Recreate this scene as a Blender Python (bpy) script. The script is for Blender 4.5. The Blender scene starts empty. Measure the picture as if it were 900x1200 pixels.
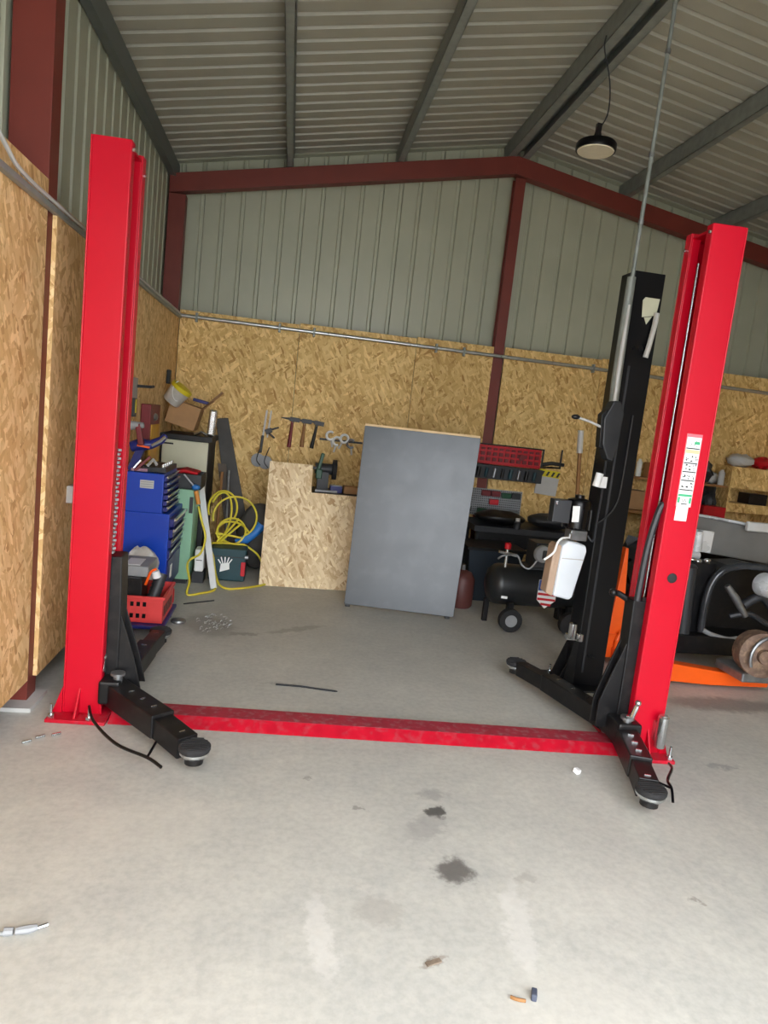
import bpy, bmesh, math, random
from mathutils import Vector, Matrix, Euler
random.seed(7)
PI = math.pi
S = bpy.context.scene
COL = S.collection

# ------------------------------------------------------------------ materials
def lin(c):
    c = c / 255.0
    return c / 12.92 if c <= 0.04045 else ((c + 0.055) / 1.055) ** 2.4
def rgb(r, g, b): return (lin(r), lin(g), lin(b), 1)
def new_mat(name):
    m = bpy.data.materials.new(name); m.use_nodes = True
    nt = m.node_tree; nt.nodes.clear()
    out = nt.nodes.new('ShaderNodeOutputMaterial'); b = nt.nodes.new('ShaderNodeBsdfPrincipled')
    nt.links.new(b.outputs[0], out.inputs[0])
    return m, nt, b
def N(nt, t, **kw):
    n = nt.nodes.new(t)
    for k, v in kw.items(): setattr(n, k, v)
    return n
def mixc(nt, fac, a, b, mode='MIX'):
    n = N(nt, 'ShaderNodeMix', data_type='RGBA', blend_type=mode)
    for s, v in ((0, fac), (6, a), (7, b)):
        if isinstance(v, (int, float, tuple)): n.inputs[s].default_value = v
        else: nt.links.new(v, n.inputs[s])
    return n.outputs[2]
def math_(nt, op, a, b=None, clamp=False):
    n = N(nt, 'ShaderNodeMath', operation=op, use_clamp=clamp)
    for i, v in enumerate((a, b)):
        if v is None: continue
        if isinstance(v, (int, float)): n.inputs[i].default_value = v
        else: nt.links.new(v, n.inputs[i])
    return n.outputs[0]
def ramp(nt, fac, stops):
    n = N(nt, 'ShaderNodeValToRGB'); e = n.color_ramp.elements
    while len(e) < len(stops): e.new(0.5)
    for i, (p, c) in enumerate(stops): e[i].position = p; e[i].color = c
    nt.links.new(fac, n.inputs[0]); return n.outputs[0]
def mat(name, c, rough=.5, metal=0, var=.12, scale=9, bump=.0, dirt=None, coat=0, trans=0, spec=.5, emit=None):
    m, nt, b = new_mat(name)
    tc = N(nt, 'ShaderNodeTexCoord')
    no = N(nt, 'ShaderNodeTexNoise'); no.inputs['Scale'].default_value = scale; no.inputs['Detail'].default_value = 5
    nt.links.new(tc.outputs['Object'], no.inputs['Vector'])
    base = rgb(*c); dk = tuple(x * (1 - var) for x in base[:3]) + (1,); lt = tuple(min(1, x * (1 + var)) for x in base[:3]) + (1,)
    col = ramp(nt, no.outputs['Fac'], [(.3, dk), (.7, lt)])
    if dirt:
        n2 = N(nt, 'ShaderNodeTexNoise'); n2.inputs['Scale'].default_value = scale * 1.7; n2.inputs['Detail'].default_value = 8
        nt.links.new(tc.outputs['Object'], n2.inputs['Vector'])
        f = ramp(nt, n2.outputs['Fac'], [(.5, (0, 0, 0, 1)), (.68, (1, 1, 1, 1))])
        col = mixc(nt, math_(nt, 'MULTIPLY', f, dirt[1]), col, rgb(*dirt[0]))
    nt.links.new(col, b.inputs['Base Color'])
    b.inputs['Metallic'].default_value = metal
    r = N(nt, 'ShaderNodeMapRange'); r.inputs[3].default_value = max(0, rough - .07); r.inputs[4].default_value = min(1, rough + .07)
    nt.links.new(no.outputs['Fac'], r.inputs[0]); nt.links.new(r.outputs[0], b.inputs['Roughness'])
    b.inputs['Coat Weight'].default_value = coat; b.inputs['Transmission Weight'].default_value = trans
    b.inputs['Specular IOR Level'].default_value = spec
    if bump:
        bp = N(nt, 'ShaderNodeBump'); bp.inputs['Strength'].default_value = bump; bp.inputs['Distance'].default_value = .01
        nt.links.new(no.outputs['Fac'], bp.inputs['Height']); nt.links.new(bp.outputs[0], b.inputs['Normal'])
    return m
def osb_mat(name, dark, mid, light, seed=0.0):
    # layers of long strands laid at different angles over box-projected metres (uv)
    m, nt, b = new_mat(name)
    tc = N(nt, 'ShaderNodeTexCoord'); cols = []
    for i, (ang, sx, sy) in enumerate(((20, 11, 40), (98, 13, 44), (-38, 10, 36), (62, 14, 50))):
        mp = N(nt, 'ShaderNodeMapping'); mp.vector_type = 'POINT'
        mp.inputs['Rotation'].default_value = (0, 0, math.radians(ang)); mp.inputs['Scale'].default_value = (1, 1, 1)
        mp.inputs['Location'].default_value = (seed + i * 3.1, seed * 2, 0)
        nt.links.new(tc.outputs['UV'], mp.inputs['Vector'])
        sc = N(nt, 'ShaderNodeVectorMath', operation='MULTIPLY'); sc.inputs[1].default_value = (sx, sy, 1)
        nt.links.new(mp.outputs[0], sc.inputs[0])
        wn = N(nt, 'ShaderNodeTexNoise'); wn.inputs['Scale'].default_value = .7; nt.links.new(sc.outputs[0], wn.inputs['Vector'])
        ad = N(nt, 'ShaderNodeVectorMath', operation='MULTIPLY_ADD'); ad.inputs[1].default_value = (.9, .9, 0)
        nt.links.new(wn.outputs['Color'], ad.inputs[0]); nt.links.new(sc.outputs[0], ad.inputs[2])
        vo = N(nt, 'ShaderNodeTexVoronoi'); vo.inputs['Scale'].default_value = 1; nt.links.new(ad.outputs[0], vo.inputs['Vector'])
        sp = N(nt, 'ShaderNodeSeparateColor'); nt.links.new(vo.outputs['Color'], sp.inputs[0])
        cols.append((sp.outputs[0], sp.outputs[1]))
    v = cols[0][0]
    for i in range(1, 4):
        f = ramp(nt, cols[i][1], [(.52, (0, 0, 0, 1)), (.56, (1, 1, 1, 1))])
        n = N(nt, 'ShaderNodeMix', data_type='FLOAT'); nt.links.new(f, n.inputs[0]); nt.links.new(v, n.inputs[2]); nt.links.new(cols[i][0], n.inputs[3]); v = n.outputs[0]
    col = ramp(nt, v, [(0, rgb(*dark)), (.12, rgb(*[int(a * .6 + c * .4) for a, c in zip(mid, dark)])), (.45, rgb(*mid)), (.85, rgb(*light)), (1, rgb(*[min(255, int(x * 1.06)) for x in light]))])
    big = N(nt, 'ShaderNodeTexNoise'); big.inputs['Scale'].default_value = 1.6; big.inputs['Detail'].default_value = 3
    nt.links.new(tc.outputs['UV'], big.inputs['Vector'])
    t = ramp(nt, big.outputs['Fac'], [(.3, (.86, .85, .82, 1)), (.7, (1, 1, 1, 1))])
    col = mixc(nt, 1.0, col, t, 'MULTIPLY')
    nt.links.new(col, b.inputs['Base Color']); b.inputs['Roughness'].default_value = .62; b.inputs['Specular IOR Level'].default_value = .3
    bp = N(nt, 'ShaderNodeBump'); bp.inputs['Strength'].default_value = .15; bp.inputs['Distance'].default_value = .002
    nt.links.new(v, bp.inputs['Height']); nt.links.new(bp.outputs[0], b.inputs['Normal'])
    return m
def floor_mat():
    m, nt, b = new_mat('concrete'); tc = N(nt, 'ShaderNodeTexCoord'); ob = tc.outputs['Object']
    def noise(s, d=6, r=.6):
        n = N(nt, 'ShaderNodeTexNoise'); n.inputs['Scale'].default_value = s; n.inputs['Detail'].default_value = d; n.inputs['Roughness'].default_value = r
        nt.links.new(ob, n.inputs['Vector']); return n.outputs['Fac']
    a, c, d = noise(1.1), noise(6, 8, .7), noise(34, 4)
    col = ramp(nt, a, [(.32, rgb(168, 169, 167)), (.5, rgb(180, 180, 175)), (.7, rgb(202, 200, 193))])
    col = mixc(nt, .45, col, ramp(nt, c, [(.3, rgb(160, 160, 157)), (.52, rgb(181, 180, 174)), (.72, rgb(202, 200, 191))]))
    col = mixc(nt, .16, col, ramp(nt, d, [(.35, rgb(130, 128, 124)), (.6, rgb(202, 200, 192))]))
    col = mixc(nt, ramp(nt, noise(2.6, 8, .75), [(.58, (0, 0, 0, 1)), (.70, (.45, .45, .45, 1))]), col, rgb(208, 205, 196))
    # warped coordinates for stains
    wn = N(nt, 'ShaderNodeTexNoise'); wn.inputs['Scale'].default_value = 14; wn.inputs['Detail'].default_value = 8; wn.inputs['Roughness'].default_value = .7; nt.links.new(ob, wn.inputs['Vector'])
    ad = N(nt, 'ShaderNodeVectorMath', operation='MULTIPLY_ADD'); ad.inputs[1].default_value = (.17, .17, 0)
    nt.links.new(wn.outputs['Color'], ad.inputs[0]); nt.links.new(ob, ad.inputs[2])
    # (x, y, radius x, radius y, angle, strength, colour)
    stains = [(.756, 2.62, .05, .05, 0, .85, (52, 50, 50)), (.742, 2.235, .085, .08, 30, .8, (74, 70, 68)), (.765, 2.76, .075, .05, 0, .38, (120, 118, 118)),
              (.69, 2.51, .12, .07, 40, .4, (128, 126, 126)), (.44, 2.03, .09, .08, 0, .33, (140, 134, 128)), (.425, 2.64, .025, .025, 0, .6, (110, 106, 102)),
              (.236, 1.93, .045, .2, 6, .4, (214, 212, 208)), (.90, 1.97, .05, .24, -10, .4, (212, 210, 206)), (.575, 1.82, .05, .02, 20, .5, (120, 104, 90)),
              (1.0, 2.2, .06, .03, 30, .35, (140, 134, 128)), (.18, 4.95, .28, .05, 30, .45, (118, 112, 104)), (-.45, 4.93, .2, .3, 20, .5, (112, 106, 100)),
              (-.18, 4.78, .12, .04, 10, .5, (104, 100, 94)), (3.0, 3.95, .5, .13, 0, .55, (90, 88, 86)), (.22, 2.85, .02, .02, 0, .5, (110, 106, 100)), (1.62, 2.1, .03, .02, 0, .5, (110, 100, 92)),
              (2.4, 3.1, .1, .03, 0, .4, (96, 96, 104)), (-.35, 2.5, .3, .2, 20, .18, (206, 202, 192)), (.95, 1.62, .3, .2, 20, .2, (212, 207, 196)), (.1, 3.9, .16, .012, 0, .3, (110, 106, 100))]
    for x, y, rx, ry, an, st, cc in stains:
        sb = N(nt, 'ShaderNodeVectorMath', operation='SUBTRACT'); sb.inputs[1].default_value = (x + .085, y + .085, 0); nt.links.new(ad.outputs[0], sb.inputs[0])
        ro = N(nt, 'ShaderNodeVectorRotate', rotation_type='Z_AXIS'); ro.inputs['Angle'].default_value = -math.radians(an); nt.links.new(sb.outputs[0], ro.inputs[0])
        ml = N(nt, 'ShaderNodeVectorMath', operation='MULTIPLY'); ml.inputs[1].default_value = (1 / rx, 1 / ry, 0); nt.links.new(ro.outputs[0], ml.inputs[0])
        ln = N(nt, 'ShaderNodeVectorMath', operation='LENGTH'); nt.links.new(ml.outputs[0], ln.inputs[0])
        mr = N(nt, 'ShaderNodeMapRange', interpolation_type='SMOOTHSTEP'); mr.inputs[1].default_value = .55; mr.inputs[2].default_value = 1.15; mr.inputs[3].default_value = st; mr.inputs[4].default_value = 0
        nt.links.new(ln.outputs['Value'], mr.inputs[0])
        col = mixc(nt, mr.outputs[0], col, rgb(*cc))
    nt.links.new(col, b.inputs['Base Color'])
    r = N(nt, 'ShaderNodeMapRange'); r.inputs[3].default_value = .42; r.inputs[4].default_value = .62; nt.links.new(c, r.inputs[0]); nt.links.new(r.outputs[0], b.inputs['Roughness'])
    bp = N(nt, 'ShaderNodeBump'); bp.inputs['Strength'].default_value = .15; bp.inputs['Distance'].default_value = .004; nt.links.new(c, bp.inputs['Height']); nt.links.new(bp.outputs[0], b.inputs['Normal'])
    return m

M = dict(
    concrete=floor_mat(),
    osb=osb_mat('osb_wall', (176, 134, 74), (218, 182, 116), (234, 203, 140)),
    osb_left=osb_mat('osb_left_wall', (184, 142, 90), (220, 182, 126), (236, 204, 152), 5.3),
    osb_pale=osb_mat('osb_pale', (194, 160, 118), (230, 206, 166), (244, 224, 188), 9.7),
    cladding=mat('cladding', (168, 170, 150), .42, .0, .05, 3),
    roofing=mat('roof_sheet', (164, 162, 148), .45, 0, .06, 3),
    galv=mat('galvanised_steel', (138, 144, 140), .45, .25, .14, 14),
    conduit=mat('galvanised_conduit', (188, 192, 190), .3, .75, .1, 20),
    oxide=mat('red_oxide_paint', (112, 44, 34), .5, 0, .1, 4),
    red=mat('red_powder_coat', (186, 3, 34), .38, 0, .04, 3, coat=.05, spec=.3),
    red_dirty=mat('worn_red_paint', (180, 10, 38), .5, 0, .12, 14, dirt=((160, 70, 80), .5), spec=.3),
    red_dusty=mat('dusty_red_paint', (150, 42, 58), .6, 0, .15, 16, dirt=((152, 104, 108), .7), spec=.3),
    black=mat('black_paint', (17, 17, 19), .42, 0, .2, 12, dirt=((52, 48, 46), .3), spec=.35),
    black_gloss=mat('black_gloss', (6, 6, 10), .3, 0, .1, 6, spec=.35),
    charcoal=mat('charcoal_plastic', (40, 42, 46), .5, 0, .15, 10),
    rubber=mat('black_rubber', (34, 34, 36), .8, 0, .25, 40, bump=.4),
    chrome=mat('bright_steel', (206, 210, 212), .22, .95, .1, 20),
    steel=mat('dull_steel', (140, 142, 144), .42, .8, .2, 18),
    board=mat('slate_grey_laminate', (52, 59, 66), .32, .0, .05, 5, dirt=((76, 82, 86), .3), spec=.6),
    wood=mat('pale_wood', (226, 196, 150), .6, 0, .15, 8),
    wood_brown=mat('brown_wood', (140, 98, 54), .6, 0, .2, 12),
    blue=mat('blue_enamel', (8, 62, 176), .32, 0, .05, 3, coat=.2),
    navy=mat('navy_enamel', (24, 32, 108), .38, 0, .12, 8),
    lightblue=mat('light_blue_plastic', (36, 110, 184), .45, 0, .08, 8),
    yellow=mat('yellow_plastic', (214, 198, 34), .45, 0, .1, 8),
    hose=mat('yellow_rubber', (216, 200, 58), .45, 0, .1, 12),
    orange=mat('orange_paint', (240, 92, 14), .42, 0, .07, 6),
    mint=mat('mint_green_paint', (142, 190, 158), .45, 0, .08, 5),
    green=mat('green_paint', (22, 74, 48), .45, 0, .15, 10),
    petrol=mat('dark_teal_plastic', (20, 60, 68), .5, 0, .12, 8),
    cream=mat('cream_enamel', (196, 196, 172), .45, 0, .06, 5),
    cardboard=mat('cardboard', (166, 128, 88), .75, 0, .08, 10),
    darkboard=mat('dark_grey_board', (72, 70, 68), .7, 0, .18, 8),
    grey=mat('grey_plastic', (144, 147, 150), .5, 0, .1, 10),
    lightgrey=mat('light_grey_plastic', (186, 186, 184), .5, 0, .06, 10),
    white=mat('white_plastic', (232, 234, 234), .4, 0, .03, 6),
    tank=mat('translucent_white_plastic', (224, 232, 240), .4, 0, .03, 6),
    beige=mat('beige_plastic', (176, 150, 128), .5, 0, .1, 10),  # beige tone, used on one side of the oil tank
    pink=mat('salmon_red_plastic', (214, 66, 66), .42, 0, .06, 10),
    redp=mat('red_plastic', (190, 18, 34), .45, 0, .12, 14),
    darkred=mat('dark_red_plastic', (110, 24, 32), .5, 0, .15, 10),
    rust=mat('rusty_iron', (118, 96, 82), .7, .3, .35, 18, bump=.5, dirt=((178, 150, 120), .5)),
    silver=mat('silver_bodywork', (206, 210, 214), .28, .25, .06, 6, dirt=((110, 108, 104), .3)),
    panelgrey=mat('dusty_grey_panel', (112, 112, 110), .5, .2, .1, 6),
    lens=mat('frosted_lamp_cover', (222, 214, 190), .4, 0, .05, 30),
    peach=mat('peach_print', (232, 190, 150), .6, 0, .04, 20), stickgreen=mat('green_print', (60, 170, 120), .6, 0, .06, 20),
    stickpink=mat('pink_print', (236, 110, 122), .6, 0, .05, 20), ink=mat('dark_print', (38, 42, 44), .6, 0, .2, 40), flagblue=mat('blue_print', (40, 72, 140), .6, 0, .1, 20),
    plastic_wrap=mat('pale_plastic_film', (186, 184, 180), .3, 0, .12, 14, bump=.6),
)

# ------------------------------------------------------------------ mesh builder
class MB:
    """collects shapes in world metres; build() links them as ONE mesh object"""
    def __init__(s): s.bm = bmesh.new(); s.T = Matrix()
    def _v(s, p): return s.bm.verts.new(s.T @ Vector(p))
    def poly(s, pts):
        return s.bm.faces.new([s._v(p) for p in pts])
    def hexa(s, b, t):
        vb = [s._v(p) for p in b]; vt = [s._v(p) for p in t]; n = len(b)
        s.bm.faces.new(vb[::-1]); s.bm.faces.new(vt)
        for i in range(n): s.bm.faces.new((vb[i], vb[(i + 1) % n], vt[(i + 1) % n], vt[i]))
        return s
    def box(s, x0, x1, y0, y1, z0, z1):
        return s.hexa([(x0, y0, z0), (x1, y0, z0), (x1, y1, z0), (x0, y1, z0)], [(x0, y0, z1), (x1, y0, z1), (x1, y1, z1), (x0, y1, z1)])
    def rbox(s, c, size, rot=(0, 0, 0)):
        old = s.T; s.T = old @ Matrix.Translation(c) @ Euler([math.radians(a) for a in rot]).to_matrix().to_4x4()
        a, b, d = [q / 2 for q in size]; s.box(-a, a, -b, b, -d, d); s.T = old; return s
    def prism(s, pts, vec):
        v = Vector(vec); return s.hexa(pts, [tuple(Vector(p) + v) for p in pts])
    def bar(s, p0, p1, w, h, up=(0, 0, 1)):
        p0, p1 = Vector(p0), Vector(p1); d = (p1 - p0).normalized(); sd = d.cross(Vector(up)).normalized(); u = sd.cross(d)
        q = lambda p: [tuple(p - sd * w / 2 - u * h / 2), tuple(p + sd * w / 2 - u * h / 2), tuple(p + sd * w / 2 + u * h / 2), tuple(p - sd * w / 2 + u * h / 2)]
        return s.hexa(q(p0), q(p1))
    def tube(s, pts, r, n=10, cap=True):
        pts = [Vector(p) for p in pts]; rr = r if isinstance(r, (list, tuple)) else [r] * len(pts); rings = []; prev = None
        for i, p in enumerate(pts):
            d = (pts[min(i + 1, len(pts) - 1)] - pts[max(i - 1, 0)])
            if d.length < 1e-9: d = Vector((0, 0, 1))
            d.normalize()
            if prev is None: prev = d.orthogonal().normalized()
            u = (prev - d * prev.dot(d)); u = u.normalized() if u.length > 1e-6 else d.orthogonal().normalized(); prev = u; w = d.cross(u)
            rings.append([s._v(p + (u * math.cos(2 * PI * k / n) + w * math.sin(2 * PI * k / n)) * rr[i]) for k in range(n)])
        for a, b in zip(rings, rings[1:]):
            for k in range(n): s.bm.faces.new((a[k], a[(k + 1) % n], b[(k + 1) % n], b[k]))
        if cap: s.bm.faces.new(rings[0][::-1]); s.bm.faces.new(rings[-1])
        return s
    def cyl(s, p0, p1, r, r1=None, n=20): return s.tube([p0, p1], [r, r if r1 is None else r1], n)
    def lathe(s, prof, c=(0, 0, 0), axis=(0, 0, 1), n=24):
        c = Vector(c); a = Vector(axis).normalized()
        return s.tube([tuple(c + a * z) for r, z in prof], [max(r, 1e-4) for r, z in prof], n)
    def smooth_tube(s, pts, r, n=8, sub=6):
        P = [Vector(p) for p in pts]; out = []
        for i in range(len(P) - 1):
            a, b, c, d = P[max(i - 1, 0)], P[i], P[i + 1], P[min(i + 2, len(P) - 1)]
            for k in range(sub):
                t = k / sub
                out.append(.5 * ((2 * b) + (c - a) * t + (2 * a - 5 * b + 4 * c - d) * t * t + (3 * b - a - 3 * c + d) * t ** 3))
        out.append(P[-1]); return s.tube(out, r, n)
    def ball(s, c, r, sc=(1, 1, 1), seg=16, noise=0):
        m = s.T @ Matrix.Translation(c) @ Matrix.Diagonal((*[r * k for k in sc], 1))
        g = bmesh.ops.create_uvsphere(s.bm, u_segments=seg, v_segments=max(6, seg // 2), radius=1, matrix=m)
        if noise:
            for v in g['verts']: v.co += Vector([random.uniform(-1, 1) * noise for _ in range(3)])
        return s
    def build(s, name, m, parent=None, base=None, bevel=0, smooth=False, solid=0, label=None, kind=None, sub=0):
        bm = s.bm
        b = Vector(base) if base is not None else (Vector(parent['_base']) if parent is not None else Vector((0, 0, 0)))
        bmesh.ops.recalc_face_normals(bm, faces=bm.faces)
        uv = bm.loops.layers.uv.new('UVMap')
        for f in bm.faces:
            n = f.normal; k = max(range(3), key=lambda i: abs(n[i]))
            for l in f.loops:
                p = l.vert.co; l[uv].uv = ((p.y, p.z), (p.x, p.z), (p.x, p.y))[k]
            f.smooth = smooth
        bmesh.ops.translate(bm, verts=bm.verts, vec=-b)
        me = bpy.data.meshes.new(name); bm.to_mesh(me); bm.free(); me.materials.append(m)
        o = bpy.data.objects.new(name, me); COL.objects.link(o)
        if parent is not None: o.parent = parent
        else: o.location = b
        o['_base'] = tuple(b)
        if smooth: me.set_sharp_from_angle(angle=math.radians(38))
        if solid: md = o.modifiers.new('s', 'SOLIDIFY'); md.thickness = solid; md.offset = 0
        if bevel:
            md = o.modifiers.new('b', 'BEVEL'); md.width = bevel; md.segments = 2; md.limit_method = 'ANGLE'; md.angle_limit = math.radians(40)
        if sub: md = o.modifiers.new('u', 'SUBSURF'); md.levels = sub; md.render_levels = sub
        if label: o['label'] = label
        if kind: o['kind'] = kind
        return o
def thing(name, base, label, cat, group=None, kind=None):
    o = bpy.data.objects.new(name, None); COL.objects.link(o); o.location = base; o['_base'] = tuple(base); o.empty_display_size = .1
    if label: o['label'] = label
    if cat: o['category'] = cat
    if group: o['group'] = group
    if kind: o['kind'] = kind
    return o
def tag(o, label, cat, group=None, kind=None):
    o['label'] = label; o['category'] = cat
    if group: o['group'] = group
    if kind: o['kind'] = kind
    return o
def dup(root, loc=None, rz=None, label=None):
    r = root.copy(); COL.objects.link(r)
    if loc is not None: r.location = loc
    if rz is not None: r.rotation_euler.z = rz
    if label: r['label'] = label
    for ch in list(root.children):
        c = ch.copy(); COL.objects.link(c); c.parent = r
        for g in list(ch.children):
            d = g.copy(); COL.objects.link(d); d.parent = c
    return r
def explode(o):
    """one object per separate piece, same name, parent and modifiers"""
    bm = bmesh.new(); bm.from_mesh(o.data); bm.verts.ensure_lookup_table(); seen = set(); groups = []
    for v in bm.verts:
        if v.index in seen: continue
        st = [v]; g = set()
        while st:
            a = st.pop()
            if a.index in g: continue
            g.add(a.index); st += [e.other_vert(a) for e in a.link_edges]
        seen |= g; groups.append(g)
    for g in groups[1:]:
        b2 = bm.copy(); b2.verts.ensure_lookup_table(); bmesh.ops.delete(b2, geom=[v for v in b2.verts if v.index not in g], context='VERTS')
        me = o.data.copy(); b2.to_mesh(me); b2.free(); c = o.copy(); c.data = me; COL.objects.link(c)
    bmesh.ops.delete(bm, geom=[v for v in bm.verts if v.index not in groups[0]], context='VERTS'); bm.to_mesh(o.data); bm.free()
def struct(o): o['kind'] = 'structure'; return o

# ------------------------------------------------------------------ the building
XL, XR, YB, YF = -1.37, 5.62, 7.50, -.40      # cladding planes
XRIDGE, ZR, SL, SR = 2.08, 4.60, .203, .170
def roof(x): return ZR - (SL * (XRIDGE - x) if x < XRIDGE else SR * (x - XRIDGE))

struct(MB().box(XL - .1, XR + .1, YF, YB + .15, -.15, 0).build('floor', M['concrete']))
g = MB().box(-30, 30, -40, YF - .001, -.16, -.012); g.build('ground', mat('yard_concrete', (176, 174, 168), .8, 0, .1, 1), kind='structure')

def ribs(a0, a1, sp, off, d=.022, w=.030):
    """profile points (along, depth) of box-profile sheet: flat pans with narrow ribs"""
    pts = [(a0, 0)]; k = math.ceil((a0 - off) / sp)
    while off + k * sp < a1 - w:
        c = off + k * sp
        if c - w / 2 - .012 > a0: pts += [(c - w / 2 - .010, 0), (c - w / 2, d), (c + w / 2, d), (c + w / 2 + .010, 0)]
        k += 1
    pts.append((a1, 0)); return pts
def sheet(name, pts, f0, f1, m, parent=None):
    mb = MB(); top = [mb._v(f1(a, d)) for a, d in pts]; bot = [mb._v(f0(a, d)) for a, d in pts]
    for i in range(len(pts) - 1): mb.bm.faces.new((bot[i], bot[i + 1], top[i + 1], top[i]))
    return mb.build(name, m, parent, solid=.0015)
# left / right / back cladding, ribs run upright
wl = struct(sheet('wall_left', ribs(YF, YB, .2, .03), lambda a, d: (XL - d, a, 0), lambda a, d: (XL - d, a, roof(XL) + .03), M['cladding']))
wr = struct(sheet('wall_right', ribs(YF, YB, .2, .03), lambda a, d: (XR + d, a, 0), lambda a, d: (XR + d, a, roof(XR) + .03), M['cladding']))
wb = struct(sheet('wall_back', sorted(set(ribs(XL, XR, .2, -.46) + [(XRIDGE, 0)])), lambda a, d: (a, YB + d, 0), lambda a, d: (a, YB + d, roof(a) + .03), M['cladding']))
# front gable with the wide doorway the daylight comes through
fr = MB(); DX0, DX1, DZ = -1.12, 2.9, 3.3
fr.prism([(XL, YF, 0), (DX0, YF, 0), (DX0, YF, DZ), (XL, YF, DZ)], (0, -.04, 0))
fr.prism([(DX1, YF, 0), (XR, YF, 0), (XR, YF, DZ), (DX1, YF, DZ)], (0, -.04, 0))
fr.prism([(XL, YF, DZ), (XR, YF, DZ), (XR, YF, roof(XR)), (XRIDGE, YF, roof(XRIDGE)), (XL, YF, roof(XL))], (0, -.04, 0))
struct(fr.build('wall_front', M['cladding']))
# roof sheets, ribs run down the slope
RY = .166
ceil_ = struct(sheet('ceiling', ribs(YF - .1, YB + .1, RY, .115, .026, .026), lambda a, d: (XL - .1, a, roof(XL - .1) + d), lambda a, d: (XRIDGE, a, ZR + d), M['roofing']))
sheet('roof_slope', ribs(YF - .1, YB + .1, RY, .115, .026, .026), lambda a, d: (XRIDGE, a, ZR + d), lambda a, d: (XR + .1, a, roof(XR + .1) + d), M['roofing'], ceil_)
# purlins: galvanised Z sections on top of the rafters
def purlin(x, w=.065, h=.155, flip=1):
    z1 = roof(x) - .012; z0 = z1 - h; y0, y1 = YF, YB - .03; t = .004; mb = MB(); x0, x1 = x - w / 2, x + w / 2
    xa = x0 if flip > 0 else x1 - t
    mb.box(xa, xa + t, y0, y1, z0, z1); mb.box(x0, x1, y0, y1, z0, z0 + t); mb.box(x0, x1, y0, y1, z1 - t, z1)
    lx = x1 if flip > 0 else x0; mb.box(lx - t, lx, y0, y1, z0, z0 + .018)
    return mb.build('purlin', M['galv'], ceil_)
for x, fl in ((-.215, 1), (.875, 1), (3.33, 1), (4.45, 1), (5.4, 1)): purlin(x, flip=fl)
purlin(2.02, .085, flip=1); purlin(2.165, .065, flip=-1)
MB().box(XL + .012, XL + .075, YF, YB - .03, roof(XL) - .185, roof(XL) - .03).build('eaves_beam', mat('dark_galvanised', (104, 110, 108), .5, .3, .1, 10), ceil_)  # eaves beam in a darker galvanised tone than the purlins
# flashing where the roof meets the gable
fl = MB()
for a, b in ((XL, XRIDGE), (XRIDGE, XR)):
    fl.prism([(a, YB - .10, roof(a) - .006), (b, YB - .10, roof(b) - .006), (b, YB - .10, roof(b) - .016), (a, YB - .10, roof(a) - .016)], (0, .09, 0))
fl.build('flashing', M['cladding'], ceil_)

# steel frames, red oxide
def rafter_z(x): return roof(x) - .175
def ibeam_col(mb, x0, x1, y0, y1, z0, z1, along='x', t=.012):
    if along == 'x':      # web in the xz plane, flanges at x0 and x1
        mb.box(x0, x1, y0, y1, z0, z1)
    return mb
n_ = 0
def frame(y0, y1, name_l, name_r):
    mb = MB(); ibeam_col(mb, XL + .02, -1.19 if y0 > 5 else -1.172, y0, y1, 0, rafter_z(XL + .02) - .172); mb.box(XL + .02, -1.10, y0 - .04, y1 + .04, 0, .02) if False else None
    o = struct(mb.build('trim_' + name_l, M['oxide'], bevel=.002))
    mb = MB(); ibeam_col(mb, 5.42, XR - .02, y0, y1, 0, rafter_z(XR - .02) - .172); struct(mb.build('trim_' + name_r, M['oxide'], bevel=.002))
    mb = MB(); hgt = .175
    for a, b in ((XL + .02, XRIDGE), (XRIDGE, XR - .02)):
        za, zb = rafter_z(a) + .006, rafter_z(b) + .006
        mb.prism([(a, y0, za - hgt), (b, y0, zb - hgt), (b, y0, zb), (a, y0, za)], (0, y1 - y0, 0))
    return mb
mb = frame(7.28, 7.40, '1', '2'); struct(mb.build('trim_3', M['oxide'], bevel=.003))
mb = frame(3.477, 3.598, '4', '5'); struct(mb.build('trim_6', M['oxide'], bevel=.003))
# gable post (from the slab to the ridge)
mb = MB(); mb.box(2.085, 2.195, 7.285, 7.295, 0, 4.22); mb.box(2.085, 2.195, 7.375, 7.385, 0, 4.22); mb.box(2.135, 2.145, 7.29, 7.38, 0, 4.22); struct(mb.build('trim_7', M['oxide']))
# oriented strand board lining, separate sheets
T = .018; ZT = 2.475
def lining(parent, x0, x1, y0, y1, z0, z1, m): MB().box(x0, x1, y0, y1, z0, z1).build('lining_board', m, parent, bevel=.0015)
for y0, y1 in ((-.38, 1.02), (1.03, 2.235), (2.24, 3.475), (3.545, 4.815), (4.82, 6.035), (6.04, 7.255)):
    lining(wl, -1.188 if y0 != 3.545 else -1.171, -1.17 if y0 != 3.545 else -1.150, y0, y1, .125, 2.51 if y1 < 3.5 else 2.435, M['osb_left'])
for x0, x1 in ((-1.165, .02), (.025, 1.24), (1.245, 2.078), (2.202, 3.30), (3.305, 4.52), (4.525, 5.42)):
    lining(wb, x0, x1, 7.26, 7.278, .02, ZT + .005 + .012 * x0, M['osb'])
for y0, y1 in ((-.38, 1.02), (1.03, 2.235), (2.24, 3.475), (3.60, 4.815), (4.82, 6.035), (6.04, 7.255)):
    lining(wr, 5.41, 5.428, y0, y1, .125, ZT, M['osb'])
# base of the wall post seen under the left boards
MB().box(-1.36, -1.12, 3.38, 3.62, 0.001, .022).build('base_plate', M['lightgrey'], bpy.data.objects['trim_4'])

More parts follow.
